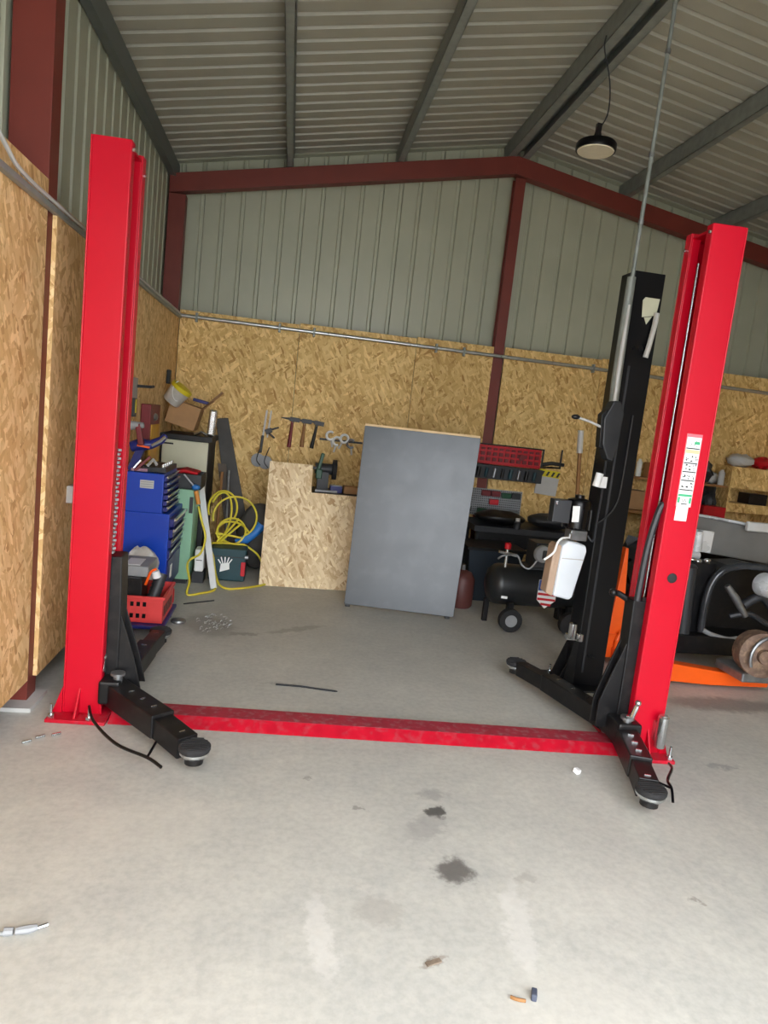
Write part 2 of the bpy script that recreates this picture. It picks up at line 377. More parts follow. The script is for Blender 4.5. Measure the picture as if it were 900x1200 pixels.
# conduits on the boards
def conduit(pts, r, label, m, clips=()):
    t = thing('conduit', pts[0], label, 'conduit')
    MB().tube(pts, r, 10).build('pipe', m, t, smooth=True)
    for c in clips:
        mb = MB(); mb.box(c[0] - .012, c[0] + .012, c[1] - .02, c[1] + .03, c[2] - .045, c[2] + .045); mb.build('saddle_clip', M['galv'], t, bevel=.004)
    return t
conduit([(-1.155, 7.235, 2.405), (.3, 7.235, 2.405), (1.6, 7.235, 2.403), (2.07, 7.235, 2.402), (3.2, 7.235, 2.40), (5.38, 7.235, 2.37)], .019, 'long metal conduit running across the back wall boards', M['conduit'],
        [(-1.0, 7.235, 2.405), (-.18, 7.235, 2.405), (.17, 7.235, 2.405), (1.45, 7.235, 2.403), (1.75, 7.235, 2.402), (3.2, 7.235, 2.40), (4.6, 7.235, 2.38)])
t = thing('cable_tray', (-1.15, 1.0, 2.36), 'grey metal conduit with cable clipped along the top of the left wall boards', 'conduit')
MB().box(-1.168, -1.138, .2, 7.2, 2.372, 2.40).build('tray', M['galv'], t, bevel=.004)
MB().smooth_tube([(-1.12, 1.9, 2.9), (-1.13, 2.5, 2.62), (-1.135, 2.9, 2.46), (-1.135, 3.1, 2.415), (-1.135, 3.6, 2.41), (-1.14, 5, 2.41), (-1.14, 7.1, 2.41)], .009, 6).build('cable', M['lightgrey'], t, smooth=True)
# small electrical box on left wall
t = thing('socket_box', (-1.17, 3.93, .97), 'small grey electrical box on the left wall beside the left red post', 'electrical box')
MB().box(-1.168, -1.115, 3.88, 3.99, .97, 1.065).build('housing', M['lightgrey'], t, bevel=.006)
MB().box(-1.114, -1.108, 3.895, 3.975, .985, 1.05).build('cover', M['white'], t, bevel=.002)

# high-bay lamp, switched off, hanging below the ridge purlins
t = thing('pendant_lamp', (2.02, 5.08, 3.70), 'round black high-bay lamp with pale lens hanging under the roof ridge', 'lamp')
MB().lathe([(.10, 0.005), (.142, 0), (.145, .012), (.145, .045), (.135, .058), (.06, .066), (.05, .09), (.0, .092)], (2.02, 5.08, 3.695), n=32).build('housing', M['black_gloss'], t, smooth=True)
MB().lathe([(0, -.004), (.128, -.004), (.132, .004), (0, .006)], (2.02, 5.08, 3.693), n=32).build('diffuser', M['lens'], t, smooth=True)
mb = MB(); mb.rbox((2.02, 5.08, 3.835), (.035, .03, .10)); mb.bar((1.99, 5.08, 3.76), (2.01, 5.08, 3.86), .012, .006, (0, 1, 0)); mb.bar((2.05, 5.08, 3.76), (2.03, 5.08, 3.86), .012, .006, (0, 1, 0)); mb.build('bracket', M['black'], t)
MB().smooth_tube([(2.03, 5.08, 3.86), (2.07, 5.08, 3.95), (2.07, 5.08, 4.08), (2.04, 5.08, 4.22), (1.975, 5.07, 4.38), (1.972, 5.06, 4.46)], .005, 6).build('cable', M['charcoal'], t, smooth=True)

# ------------------------------------------------------------------ the two red lift posts
def post(side, ox, oy, rz, label):
    """local frame: front flange towards -Y, opening towards +X * side; origin at the post's base centre"""
    t = thing('lift_post', (0, 0, 0), label, 'car lift post')
    w, d, h, th = .178, .25, 2.70, .008; s = side
    X = lambda v: v * s
    def b(mb, x0, x1, y0, y1, z0, z1): mb.box(min(X(x0), X(x1)), max(X(x0), X(x1)), y0, y1, z0, z1)
    mb = MB()
    # C section: web on the outside, two flanges, return lips bordering the opening
    b(mb, -w / 2, -w / 2 + th, 0, d, .018, h); b(mb, -w / 2 + th, w / 2, 0, th, .018, h); b(mb, -w / 2 + th, w / 2, d - th, d, .018, h)
    b(mb, w / 2 - th, w / 2, th, .055, .018, h); b(mb, w / 2 - th, w / 2, d - .055, d - th, .018, h)
    b(mb, w / 2 - .055, w / 2 - th, .047, .055, .018, h); b(mb, w / 2 - .055, w / 2 - th, d - .055, d - .047, .018, h)
    mb.build('column', M['red'], t, bevel=.004)
    mb = MB(); b(mb, -w / 2 + th, w / 2 - th, th, d - th, h - .03, h - .02); mb.build('top_plate', M['red'], t)
    mb = MB(); b(mb, -w / 2 - .05, w / 2 + .05, -.085, d + .085, 0, .018); mb.build('base_plate', M['red_dirty'], t, bevel=.003)
    # gussets flaring from the column to the plate
    mb = MB()
    for sg in (-1, 1):
        pts = [(sg * w / 2 * .999, -.004, .018), (sg * (w / 2 + (.045 if sg * s < 0 else .01)), -.004, .018), (sg * w / 2 * .999, -.004, .15)]
        mb.prism(pts, (0, .012, 0)); mb.prism([(p[0], d - .006, p[2]) for p in pts], (0, .012, 0))
    mb.prism([(-.004 + X(-.01), -.001, .018), (-.004 + X(-.01), -.07, .018), (-.004 + X(-.01), -.001, .15)], (.009, 0, 0))
    for yy in (.06, .18): mb.prism([(X(-w / 2 + .002), yy, .018), (X(-w / 2 - .045), yy, .018), (X(-w / 2 + .002), yy, .15)], (0, .009, 0))
    mb.build('gusset', M['red'], t, bevel=.001)
    for x, y in ((-.118, -.06), (.06, -.065), (-.118, d + .06), (.06, d + .06)):
        mb = MB(); mb.cyl((X(x), y, .018), (X(x), y, .034), .016, n=6); mb.cyl((X(x), y, .03), (X(x), y, .085), .007, n=8); mb.build('anchor_bolt', M['chrome'], t)
    # lifting chain / cable inside the opening
    mb = MB(); mb.cyl((X(.045), .165, .30), (X(.045), .165, 2.55), .006, n=8); mb.build('cable', M['chrome'], t, smooth=True)
    mb = MB(); mb.cyl((X(.02), .10, .15), (X(.02), .10, 1.5), .03, n=14); mb.build('hydraulic_cylinder', M['black'], t, smooth=True)
    for (x, y, z) in ((w / 2 + .002, .012, 2.66), (w / 2 + .002, d - .02, 2.62)):
        mb = MB(); mb.cyl((X(x), y, z), (X(x + .008), y, z), .009, n=6); mb.build('top_bolt', M['chrome'], t)
    return t
def put(t, x, y, rz): t.location = (x, y, 0); t.rotation_euler.z = rz; t['_base'] = (0, 0, 0)
def wlocal(t, x, y, z=0): return (t.matrix_basis.inverted() @ Vector((x, y, z)))

# --- arms: built in world metres, parented to the post through its inverse transform
def arm(post_t, piv, pad, w0, h, zc, guard=None, two=None, names=('arm',)):
    inv = Matrix.Translation(post_t.location) @ Matrix.Rotation(post_t.rotation_euler.z, 4, 'Z'); inv = inv.inverted()
    p, q = Vector(piv), Vector(pad); d = (q - p).normalized(); sd = Vector((-d.y, d.x, 0)); L = (q - p).length
    mb = MB(); mb.T = inv; e0 = p - d * .05; e1 = p + d * (L * .62); e2 = q - d * .055
    mb.bar((e0.x, e0.y, zc), (e1.x, e1.y, zc), w0, h)
    a = mb.build('arm', M['black'], post_t, bevel=.006)
    mb = MB(); mb.T = inv; mb.bar((e1.x - d.x * .1, e1.y - d.y * .1, zc - .002), (e2.x, e2.y, zc - .02), w0 * .84, h * .86); mb.build('arm_extension', M['black'], a, bevel=.004)
    mb = MB(); mb.T = inv
    for k in (.2, .35, .5, .85):
        c = p + d * L * k
        mb.rbox((c.x, c.y, zc + (h / 2 if k < .6 else h * .38 - .015) + .003), (.028, .006, .006), (0, 0, math.degrees(math.atan2(sd.y, sd.x))))
        c2 = c - sd * (w0 / 2) if True else c
    mb.build('chrome_scuff', M['chrome'], a)
    mb = MB(); mb.T = inv; mb.cyl((q.x, q.y, .055), (q.x, q.y, .086), .040, n=16); mb.build('pad_hub', M['black'], a, smooth=True)
    mb = MB(); mb.T = inv; mb.lathe([(.03, .08), (.052, .086), (.064, .100), (.064, .11), (.0, .112)], (q.x, q.y, 0), n=20); mb.build('pad_screw', M['chrome'], a, smooth=True)
    mb = MB(); mb.T = inv; mb.lathe([(.064, 0), (.068, .006), (.068, .020), (.062, .026), (0, .026)], (q.x, q.y, .112), n=28)
    for i in range(-3, 4):
        yy = i * .017; ln_ = math.sqrt(max(0, .06 ** 2 - yy ** 2)); mb.box(q.x - ln_, q.x + ln_, q.y + yy - .003, q.y + yy + .003, .137, .142)
    mb.build('rubber_pad', M['rubber'], a, smooth=True)
    # pivot pin with ring handle
    mb = MB(); mb.T = inv; mb.cyl((p.x, p.y, zc - h / 2 - .02), (p.x, p.y, zc + h / 2 + .05), .022, n=14); mb.lathe([(.035, 0), (.035, .012), (.0, .014)], (p.x, p.y, zc + h / 2 + .04), n=16); mb.build('pivot_pin', M['steel'], a, smooth=True)
    if guard:
        mb = MB(); mb.T = inv; mb.smooth_tube(guard, .007, 6); mb.build('toe_guard', M['black_gloss'], a, smooth=True)
        g1 = Vector(guard[-2]); c = p + d * L * .6
        mb = MB(); mb.T = inv; mb.tube([tuple(g1), (c.x, c.y, g1.z)], .006, 6); mb.build('toe_guard_stay', M['black_gloss'], a, smooth=True)
    return a
def carriage(post_t, prof, y0, y1, plate, label=None):
    inv = (Matrix.Translation(post_t.location) @ Matrix.Rotation(post_t.rotation_euler.z, 4, 'Z')).inverted()
    mb = MB(); mb.T = inv; mb.prism([(x, y0, z) for x, z in prof], (0, y1 - y0, 0)); c = mb.build('carriage', M['black'], post_t, bevel=.006)
    mb = MB(); mb.T = inv
    for yy in (y0 + .01, y1 - .02): mb.prism([(x, yy, z) for x, z in plate], (0, .012, 0))
    mb.build('carriage_gusset', M['black'], c, bevel=.002)
    return inv, c

LP = post(1, 0, 0, 0, 'tall red car lift post at the left, beside the strand board wall'); put(LP, -.882, 3.365, math.radians(-2.5))
inv, c = carriage(LP, [(-.86, .10), (-.735, .10), (-.735, .50), (-.745, .80), (-.86, .80)], 3.43, 3.57, [(-.74, .52), (-.66, .28), (-.62, .12), (-.74, .12)])
mb = MB(); mb.T = inv; mb.tube([(-.80, 3.41, .28), (-.80, 3.395, .235), (-.785, 3.39, .235)], .012, 8); mb.ball((-.80, 3.41, .295), .018); mb.build('release_handle', M['chrome'], c, smooth=True)
mb = MB(); mb.T = inv; mb.box(-.80, -.70, 3.33, 3.60, .08, .20); mb.build('arm_bracket', M['black'], c, bevel=.012)
arm(LP, (-.72, 3.38, 0), (-.275, 2.86, 0), .115, .11, .125, guard=[(-.82, 3.27, .10), (-.76, 3.13, .09), (-.62, 2.95, .08), (-.47, 2.86, .07), (-.40, 2.80, .06)])
arm(LP, (-.73, 3.52, 0), (-.685, 4.36, 0), .10, .10, .125)
mb = MB(); mb.T = inv
for k in range(26): mb.rbox((-.795, 3.445 , .82 + k * .02), (.016, .03, .011), (0, 0, 45 if k % 2 else 0))
mb.build('lifting_chain', M['grey'], LP)

RP = post(-1, 0, 0, 0, 'tall red car lift post at the right with a white pictogram sticker'); put(RP, 1.998, 3.197, math.radians(-2.5))
inv, c = carriage(RP, [(1.97, .10), (1.85, .10), (1.85, .50), (1.842, .82), (1.97, .82)], 3.25, 3.345, [(1.852, .60), (1.775, .36), (1.745, .26), (1.745, .12), (1.852, .12)])
mb = MB(); mb.T = inv; mb.tube([(1.84, 3.14, .235), (1.865, 3.13, .235), (1.885, 3.13, .30)], .013, 8); mb.ball((1.888, 3.13, .315), .016); mb.build('release_handle', M['chrome'], c, smooth=True)
mb = MB(); mb.T = inv; mb.box(1.80, 1.93, 3.12, 3.42, .08, .20); mb.build('arm_bracket', M['black'], c, bevel=.012)
arm(RP, (1.86, 3.16, 0), (1.715, 2.63, 0), .105, .11, .12, guard=[(2.04, 3.02, .05), (2.0, 2.93, .07), (1.90, 2.80, .08), (1.865, 2.71, .09), (1.85, 2.66, .05)])
arm(RP, (1.85, 3.34, 0), (1.615, 4.17, 0), .10, .10, .125)
mb = MB(); mb.T = inv; mb.smooth_tube([(1.86, 3.33, .80), (1.80, 3.345, .83), (1.775, 3.34, .83)], .016, 8); mb.ball((1.77, 3.34, .835), .022); mb.build('lock_lever', M['black'], c, smooth=True)
mb = MB(); mb.T = inv; mb.smooth_tube([(1.865, 3.26, .82), (1.872, 3.255, 1.1), (1.90, 3.25, 1.30), (1.93, 3.25, 1.34)], .017, 8); mb.build('hydraulic_hose', M['charcoal'], RP, smooth=True)
# adapter sleeve beside base of right post
t = MB(); t.T = inv; t.lathe([(.026, 0), (.028, .004), (.028, .165), (.022, .17), (.022, .175)], (2.052, 3.145, .075), n=20)
t.box(2.03, 2.08, 3.165, 3.195, .10, .20); t.build('adapter_sleeve', M['chrome'], RP, smooth=True)
# plug and sticker on the front face of the right post
T0 = Matrix.Rotation(math.radians(-0), 4, 'Z')
mb = MB(); mb.lathe([(.024, 0), (.026, -.003), (.02, -.007), (0, -.008)], (-.0, -.0005, .965), axis=(0, 1, 0), n=24); mb.build('round_plug', M['rubber'], RP, smooth=True)
SX, SW, SZ0, SZ1 = -.045, .080, 1.335, 1.70
mb = MB(); mb.box(SX, SX + SW, -.0022, 0, SZ0, SZ1); stk = mb.build('instruction_sticker', M['white'], RP, label='white instruction sticker with rows of pictograms')
def mark(m, name, rects, sub, y=-.0028):
    mb = MB()
    for x0, x1, z0, z1 in rects: mb.box(SX + x0 * SW, SX + x1 * SW, y, -.0022, SZ0 + z0 * (SZ1 - SZ0), SZ0 + z1 * (SZ1 - SZ0))
    return mb.build(name, m, sub)
mark(M['stickpink'], 'red_heading', [(0, 1, .955, 1), (0, .03, 0, .955), (.97, 1, 0, .955)], stk)
mark(M['peach'], 'peach_heading', [(.05, .95, .735, .785)], stk)
mark(M['stickgreen'], 'green_heading', [(.05, .95, .14, .172), (.05, .2, .05, .13), (.8, .95, .05, .13), (.55, .9, .86, .9)], stk)
R_ = random.Random(3); rr = [(.06, .94, .795, .81)]
for z in (.62, .5, .38, .25):
    rr.append((.06, .94, z - .026, z - .010))
    for k in range(3):
        x = .1 + k * .3
        for q in range(4): xx = x + R_.uniform(0, .17); zz = z + R_.uniform(0, .07); rr.append((xx, xx + R_.uniform(.03, .10), zz, zz + R_.uniform(.010, .024)))
for q in range(8): xx = .12 + R_.uniform(0, .7); zz = .82 + R_.uniform(0, .1); rr.append((xx, xx + .06, zz, zz + .01))
rr += [(.3, .7, .03, .045)] + [(.33 + k * .09, .36 + k * .09, .06, .11) for k in range(4)]
mark(M['ink'], 'pictograms', rr, stk)
mb = MB(); mb.box(SX + .004, SX + SW - .012, -.002, 0, 1.262, 1.334); mb.build('blank_sticker', M['white'], RP, label='small plain white sticker')
# fix adapter etc: floor cover between the posts
a = Vector((-.735, 3.39, 0)); b2 = Vector((1.865, 3.268, 0)); d = (b2 - a).normalized(); sd = Vector((-d.y, d.x, 0))
t = thing('floor_cover', tuple(a), 'long low red metal cover plate on the floor joining the two red posts', 'cover plate')
def strip(mb, o0, z0, o1, z1, o2, z2, o3, z3):
    q = lambda p: [tuple(p + sd * o + Vector((0, 0, z))) for o, z in ((o0, z0), (o1, z1), (o2, z2), (o3, z3))]
    mb.hexa(q(a), q(b2)); return mb
strip(MB(), -.095, .001, -.03, .04, .095, .04, .095, .001).build('cover_strip', M['red_dirty'], t, bevel=.002)
strip(MB(), -.027, .0402, -.027, .0415, .093, .0415, .093, .0402).build('dusty_top', M['red_dusty'], t, label='dusty scuffed top of the cover')

# ------------------------------------------------------------------ black power-unit post
t = thing('power_unit_post', (2.1, 4.2, 0), 'tall black steel post with motor and white oil tank behind the right red post', 'car lift post')
mb = MB(); mb.box(2.0, 2.2, 4.12, 4.128, .012, 2.67); mb.box(2.0, 2.008, 4.128, 4.30, .012, 2.67); mb.box(2.192, 2.2, 4.128, 4.30, .012, 2.67); mb.box(2.008, 2.192, 4.292, 4.30, .012, 2.67); mb.box(2.008, 2.192, 4.128, 4.292, 2.655, 2.668); mb.build('column', M['black_gloss'], t, bevel=.004)
MB().box(1.88, 2.30, 4.02, 4.38, 0, .012).build('base_plate', M['black'], t, bevel=.002)
mb = MB(); mb.prism([(2.0, 4.14, .012), (1.90, 4.14, .012), (2.0, 4.14, .30)], (0, .01, 0)); mb.prism([(2.0, 4.27, .012), (1.90, 4.27, .012), (2.0, 4.27, .30)], (0, .01, 0)); mb.prism([(1.93, 4.12, .02), (2.0, 4.12, .02), (2.0, 4.12, .34), (1.97, 4.12, .34)], (0, .01, 0)); mb.build('gusset', M['black'], t)
MB().box(2.045, 2.06, 4.1185, 4.12, .1, 2.1).build('edge_strip', M['charcoal'], t)
mb = MB(); mb.prism([(2.085, 4.1195, 2.40), (2.175, 4.1195, 2.42), (2.185, 4.1195, 2.52), (2.09, 4.1195, 2.52), (2.075, 4.1195, 2.50)], (0, -.003, 0)); mb.prism([(2.10, 4.1195, 2.40), (2.12, 4.1195, 2.36), (2.15, 4.1195, 2.41)], (0, -.003, 0)); mb.build('label_plate', M['cream'], t, label='pale label near the top of the post')
MB().smooth_tube([(2.17, 4.10, 2.43), (2.165, 4.095, 2.36), (2.15, 4.095, 2.24), (2.14, 4.10, 2.16)], .017, 8).build('bagged_cable', M['plastic_wrap'], t, smooth=True)
mb = MB(); mb.prism([(1.945, 4.11, 1.87), (1.99, 4.11, 1.87), (2.02, 4.11, 1.80), (2.015, 4.11, 1.60), (1.99, 4.11, 1.50), (1.955, 4.11, 1.51), (1.91, 4.11, 1.60), (1.895, 4.11, 1.76)], (0, -.09, 0)); mb.build('control_box', M['charcoal'], t, bevel=.008)
mb = MB(); mb.prism([(1.885, 4.10, 1.78), (1.97, 4.10, 1.87), (1.98, 4.10, 1.84), (1.91, 4.10, 1.74), (1.925, 4.10, 1.57), (1.90, 4.10, 1.58)], (0, -.06, 0)); mb.build('box_rim', M['black'], t, bevel=.003)
mb = MB(); mb.tube([(1.91, 4.05, 1.70), (1.82, 4.05, 1.73), (1.74, 4.05, 1.745)], .008, 8); mb.build('lever', M['lightgrey'], t, smooth=True)
MB().ball((1.725, 4.05, 1.748), .022, (1.3, .8, .7)).build('lever_knob', M['black'], t, smooth=True)
mb = MB(); mb.lathe([(.0, 0), (.06, .0), (.078, .015), (.08, .17), (.07, .19), (.03, .20), (.03, .22), (0, .22)], (1.85, 4.10, 1.05), n=24)
for k in range(12): an = k * PI / 6; mb.rbox((1.85 + .083 * math.cos(an), 4.10 + .083 * math.sin(an), 1.12), (.008, .004, .13), (0, 0, math.degrees(an)))
mb.build('motor', M['black_gloss'], t, smooth=True)
MB().box(1.66, 1.775, 4.03, 4.11, 1.09, 1.235).build('terminal_box', M['charcoal'], t, bevel=.006)
mb = MB(); mb.rbox((1.672, 4.025, 1.215), (.014, .01, .022)); mb.build('terminal_glint', M['chrome'], t)
mb = MB(); mb.rbox((1.805, 4.022, 1.155), (.045, .004, .10), (0, -3, 0)); mb.build('motor_label', M['white'], t)
mb = MB(); mb.box(1.80, 1.91, 4.04, 4.14, .985, 1.05); mb.cyl((1.80, 4.05, .99), (1.80, 4.05, 1.03), .014, n=10); mb.build('pump_block', M['steel'], t, bevel=.006)
mb = MB(); mb.prism([(1.725, 4.0, .63), (1.835, 4.0, .61), (1.853, 4.0, .63), (1.905, 4.0, .93), (1.895, 4.0, .965), (1.78, 4.0, .985), (1.74, 4.0, .95)], (0, .13, 0)); tk = mb.build('oil_tank', M['tank'], t, bevel=.012)
MB().box(1.745, 1.89, 3.996, 4.0, .872, .877).build('tank_rib', M['lightgrey'], tk)
mb = MB(); mb.prism([(1.685, 4.03, .64), (1.724, 4.01, .625), (1.74, 4.01, .95), (1.72, 4.03, .96), (1.70, 4.03, .94)], (0, .10, 0)); mb.build('tank_side', M['beige'], tk, bevel=.006)
MB().smooth_tube([(1.625, 3.98, .86), (1.68, 3.98, .91), (1.70, 3.99, .97), (1.73, 4.0, 1.0), (1.80, 4.05, 1.0)], .007, 8).build('pump_handle', M['white'], t, smooth=True)
mb = MB(); mb.smooth_tube([(1.93, 4.08, 1.02), (1.965, 4.07, .99), (1.985, 4.10, 1.10), (1.99, 4.10, 1.3), (1.985, 4.10, 1.5)], .008, 6); mb.smooth_tube([(1.99, 4.10, 1.10), (2.04, 4.10, 1.14), (2.10, 4.11, 1.22), (2.12, 4.11, 1.35), (2.125, 4.11, 1.8)], .005, 6); mb.build('hydraulic_hose', M['charcoal'], t, smooth=True)
mb = MB(); mb.cyl((1.93, 4.07, 1.335), (1.945, 4.07, 1.42), .024, n=12); mb.box(1.955, 2.0, 4.07, 4.13, 1.33, 1.40); mb.build('valve', M['white'], t, smooth=True)
mb = MB(); mb.lathe([(.024, 0), (.026, .005), (.026, .10), (.018, .105)], (1.925, 4.08, .34), n=18); mb.lathe([(.022, 0), (.024, .005), (.024, .045), (.018, .05)], (1.975, 4.07, .33), n=18); mb.box(1.90, 2.0, 4.09, 4.13, .325, .36); mb.build('adapter_sleeve', M['chrome'], t, smooth=True)
mb = MB()
for x, y in ((1.90, 4.06), (1.92, 4.33), (2.26, 4.06), (2.26, 4.33)): mb.cyl((x, y, .012), (x, y, .028), .016, n=6); mb.cyl((x, y, .028), (x, y, .07), .008, n=8)
mb.build('bolts', M['chrome'], t)
# grey conduit climbing from control box to the roof
t = thing('vertical_conduit', (1.985, 4.2, 1.86), 'grey conduit rising beside the black post up to the roof', 'conduit')
MB().tube([(1.972, 4.09, 1.86), (1.968, 4.09, 2.0), (1.972, 4.1, 2.62)], [.028, .030, .026], 12).build('wide_sleeve', M['galv'], t, smooth=True)
MB().tube([(1.958, 4.05, 1.86), (1.955, 4.05, 2.18), (1.965, 4.06, 2.45)], [.012, .014, .008], 10).build('wrapped_cable', M['lightgrey'], t, smooth=True)
MB().tube([(1.975, 4.10, 2.55), (2.02, 4.18, 3.6), (2.043, 4.22, 4.375)], .0125, 10).build('pipe', M['galv'], t, smooth=True)
mb = MB()
for z in (2.55, 2.95, 3.35, 3.95): f_ = (z - 2.55) / 1.87; mb.cyl((1.975 + .07 * f_, 4.10 + .12 * f_, z - .012), (1.975 + .07 * f_, 4.10 + .12 * f_, z + .012), .0165, n=10)
mb.build('coupler', M['steel'], t)

# ------------------------------------------------------------------ leaning boards
def slab(name, bl, br, h, lean, th, m, bevel=.003, outline=None):
    """board standing on its lower edge from bl to br, top leaning back by `lean` metres; returns frame"""
    bl, br = Vector(bl), Vector(br); u = (br - bl).normalized(); w = (br - bl).length; nb = Vector((-u.y, u.x, 0))
    up = (Vector((0, 0, 1)) * math.sqrt(max(0, 1 - (lean / h) ** 2)) + nb * (lean / h)).normalized(); nn = u.cross(up).normalized()  # towards camera
    return bl, u, up, nn, w
bl, u, up, nn, w = slab('', (.60, 5.675, .02), (1.515, 5.49, .02), 1.53, .20, .04, None)
t = thing('grey_board', (.60, 5.675, 0), 'large slate grey panel with a wooden edge leaning upright at the back', 'board')
def onb(o, u, up, nn, pts, dep, mb=None):
    mb = mb or MB(); P3 = [tuple(o + u * x + up * z) for x, z in pts]; mb.prism(P3, tuple(-nn * dep)); return mb
W2 = w + .055
onb(bl, u, up, nn, [(0, 0), (w, 0), (W2, 1.53), (-.0, 1.53)], .012).build('facing', M['board'], t, bevel=.002)
onb(bl - nn * .012, u, up, nn, [(0.004, 0.004), (w - .004, 0.004), (W2 - .004, 1.55), (0.0, 1.55)], .028).build('core', M['wood'], t, bevel=.002)
mb = MB()
for x in (.03, w - .05): c = bl + u * x; mb.box(c.x - .02, c.x + .02, c.y - .005, c.y + .035, 0, .022)
mb.build('foot', M['charcoal'], t, bevel=.003)

t = None
bl, u, up, nn, w = slab('', (-.141, 6.16, .002), (.616, 6.19, .002), 1.15, .40, .018, None)
mb = onb(bl, u, up, nn, [(0, 0), (.90, .0), (.90, .905), (.42, .905), (.42, 1.175), (.012, 1.175)], .018)
tag(mb.build('osb_board', M['osb_pale'], None, base=tuple(bl)), 'pale strand board offcut with a stepped top leaning beside the grey panel', 'board')
mb = None
# ------------------------------------------------------------------ benches along the back wall
t = thing('workbench', (.9, 6.95, 0), 'dark workbench behind the pale strand board offcut', 'bench')
MB().box(.30, 1.90, 6.72, 7.25, .79, .83).build('bench_top', M['darkboard'], t, bevel=.003)
for x in (.33, 1.80):
    for y in (6.75, 7.18): MB().box(x, x + .06, y, y + .05, 0, .79).build('leg', M['charcoal'], t)
MB().box(.33, 1.86, 6.74, 7.22, .25, .28).build('shelf', M['charcoal'], t)
# bench grinder
t = thing('bench_grinder', (.40, 6.95, .83), 'green and black bench grinder on the workbench', 'grinder')
mb = MB(); mb.cyl((.30, 6.95, 1.05), (.47, 6.95, 1.05), .055, n=20); mb.box(.33, .44, 6.89, 7.01, .83, 1.02); mb.build('motor_body', M['charcoal'], t, smooth=True)
MB().cyl((.475, 6.95, 1.05), (.515, 6.95, 1.05), .10, n=28).build('grinding_wheel', M['rubber'], t, smooth=True)
mb = MB(); mb.rbox((.345, 6.90, 1.11), (.035, .05, .20), (0, 12, 0)); mb.rbox((.34, 6.90, 1.0), (.06, .06, .10)); mb.build('guard', M['green'], t, bevel=.008)
MB().box(.18, .33, 6.92, 6.97, 1.035, 1.065).build('spindle_guard', M['charcoal'], t, bevel=.004)
t = thing('blue_parts_tray', (.52, 6.85, .83), 'small blue tray on the workbench beside the grinder', 'tray')
MB().box(.46, .58, 6.80, 6.92, .832, .90).build('tray', M['navy'], t, bevel=.006); MB().box(.47, .57, 6.81, 6.91, .90, .905).build('contents', M['steel'], t)
tag(MB().box(.60, .75, 6.82, 7.0, .832, .90).build('cardboard_box', M['cardboard'], None, base=(.67, 6.9, .83), bevel=.003), 'small brown box on the workbench left of the grey panel', 'box')
tag(MB().rbox((.42, 6.77, .845), (.22, .035, .02), (0, 0, 6)).build('file', M['steel'], None, base=(.42, 6.77, .835)), 'flat steel tool lying on the workbench edge', 'tool')

t = thing('workbench', (2.6, 6.95, 0), 'low dark workbench under the red tool panel', 'bench')
MB().box(1.93, 3.45, 6.62, 7.25, .60, .66).build('bench_top', M['charcoal'], t, bevel=.003)
for x in (1.97, 3.35):
    for y in (6.66, 7.16): MB().box(x, x + .06, y, y + .06, 0, .60).build('leg', M['charcoal'], t)
MB().box(1.97, 3.41, 6.68, 7.22, .18, .21).build('shelf', M['charcoal'], t)
MB().box(1.99, 3.41, 6.63, 6.65, .45, .60).build('apron', M['black'], t)
# dark things on and under that bench
def lump(name, c, r, sc, m, label, cat, seed=1, base=None, rough=.07):
    random.seed(seed); mb = MB(); mb.ball(c, r, sc, 14, r * rough); o = mb.build(name, m, None, base=base or (c[0], c[1], c[2] - r * sc[2]), smooth=True, sub=1); return tag(o, label, cat)
lump('folded_sheet', (2.25, 6.85, .735), .26, (1.1, .85, .27), M['black'], 'black cloth bundle lying on the low bench left end', 'cloth', 3)
lump('tool_bag', (2.80, 6.85, .745), .24, (1.1, .8, .33), M['charcoal'], 'dark tool bag lying on the low bench beside the black cloth bundle', 'bag', 5)
t = thing('bottle', (2.36, 6.66, .69), 'small white topped container standing in front of the black cloth bundle', 'bottle'); MB().lathe([(.035, 0), (.036, .06), (.02, .08)], (2.36, 6.60, .662), n=14).build('body', M['charcoal'], t, smooth=True); MB().lathe([(.022, 0), (.022, .03), (0, .032)], (2.36, 6.60, .742), n=14).build('cap', M['lightgrey'], t, smooth=True)
t = thing('storage_bin', (2.0, 6.3, 0), 'dark blue plastic bin behind the air compressor', 'bin')
mb = MB(); mb.hexa([(1.82, 6.18, 0), (2.22, 6.18, 0), (2.22, 6.5, 0), (1.82, 6.5, 0)], [(1.76, 6.12, .50), (2.30, 6.12, .50), (2.30, 6.56, .50), (1.76, 6.56, .50)]); mb.build('body', mat('dark_slate_plastic', (32, 42, 52), .5), t, bevel=.01)
MB().box(1.74, 2.32, 6.10, 6.58, .50, .53).build('lid', M['black'], t, bevel=.006)
t = thing('gas_bottle', (1.68, 5.95, 0), 'brown red cylinder standing behind the right edge of the grey panel', 'cylinder')
MB().lathe([(.10, 0), (.115, .02), (.115, .26), (.08, .32), (.03, .34)], (1.68, 5.95, 0), n=24).build('body', mat('brown_red_paint', (92, 50, 46), .5), t, smooth=True)
MB().cyl((1.68, 5.95, .34), (1.68, 5.95, .39), .02, n=12).build('valve', M['steel'], t)

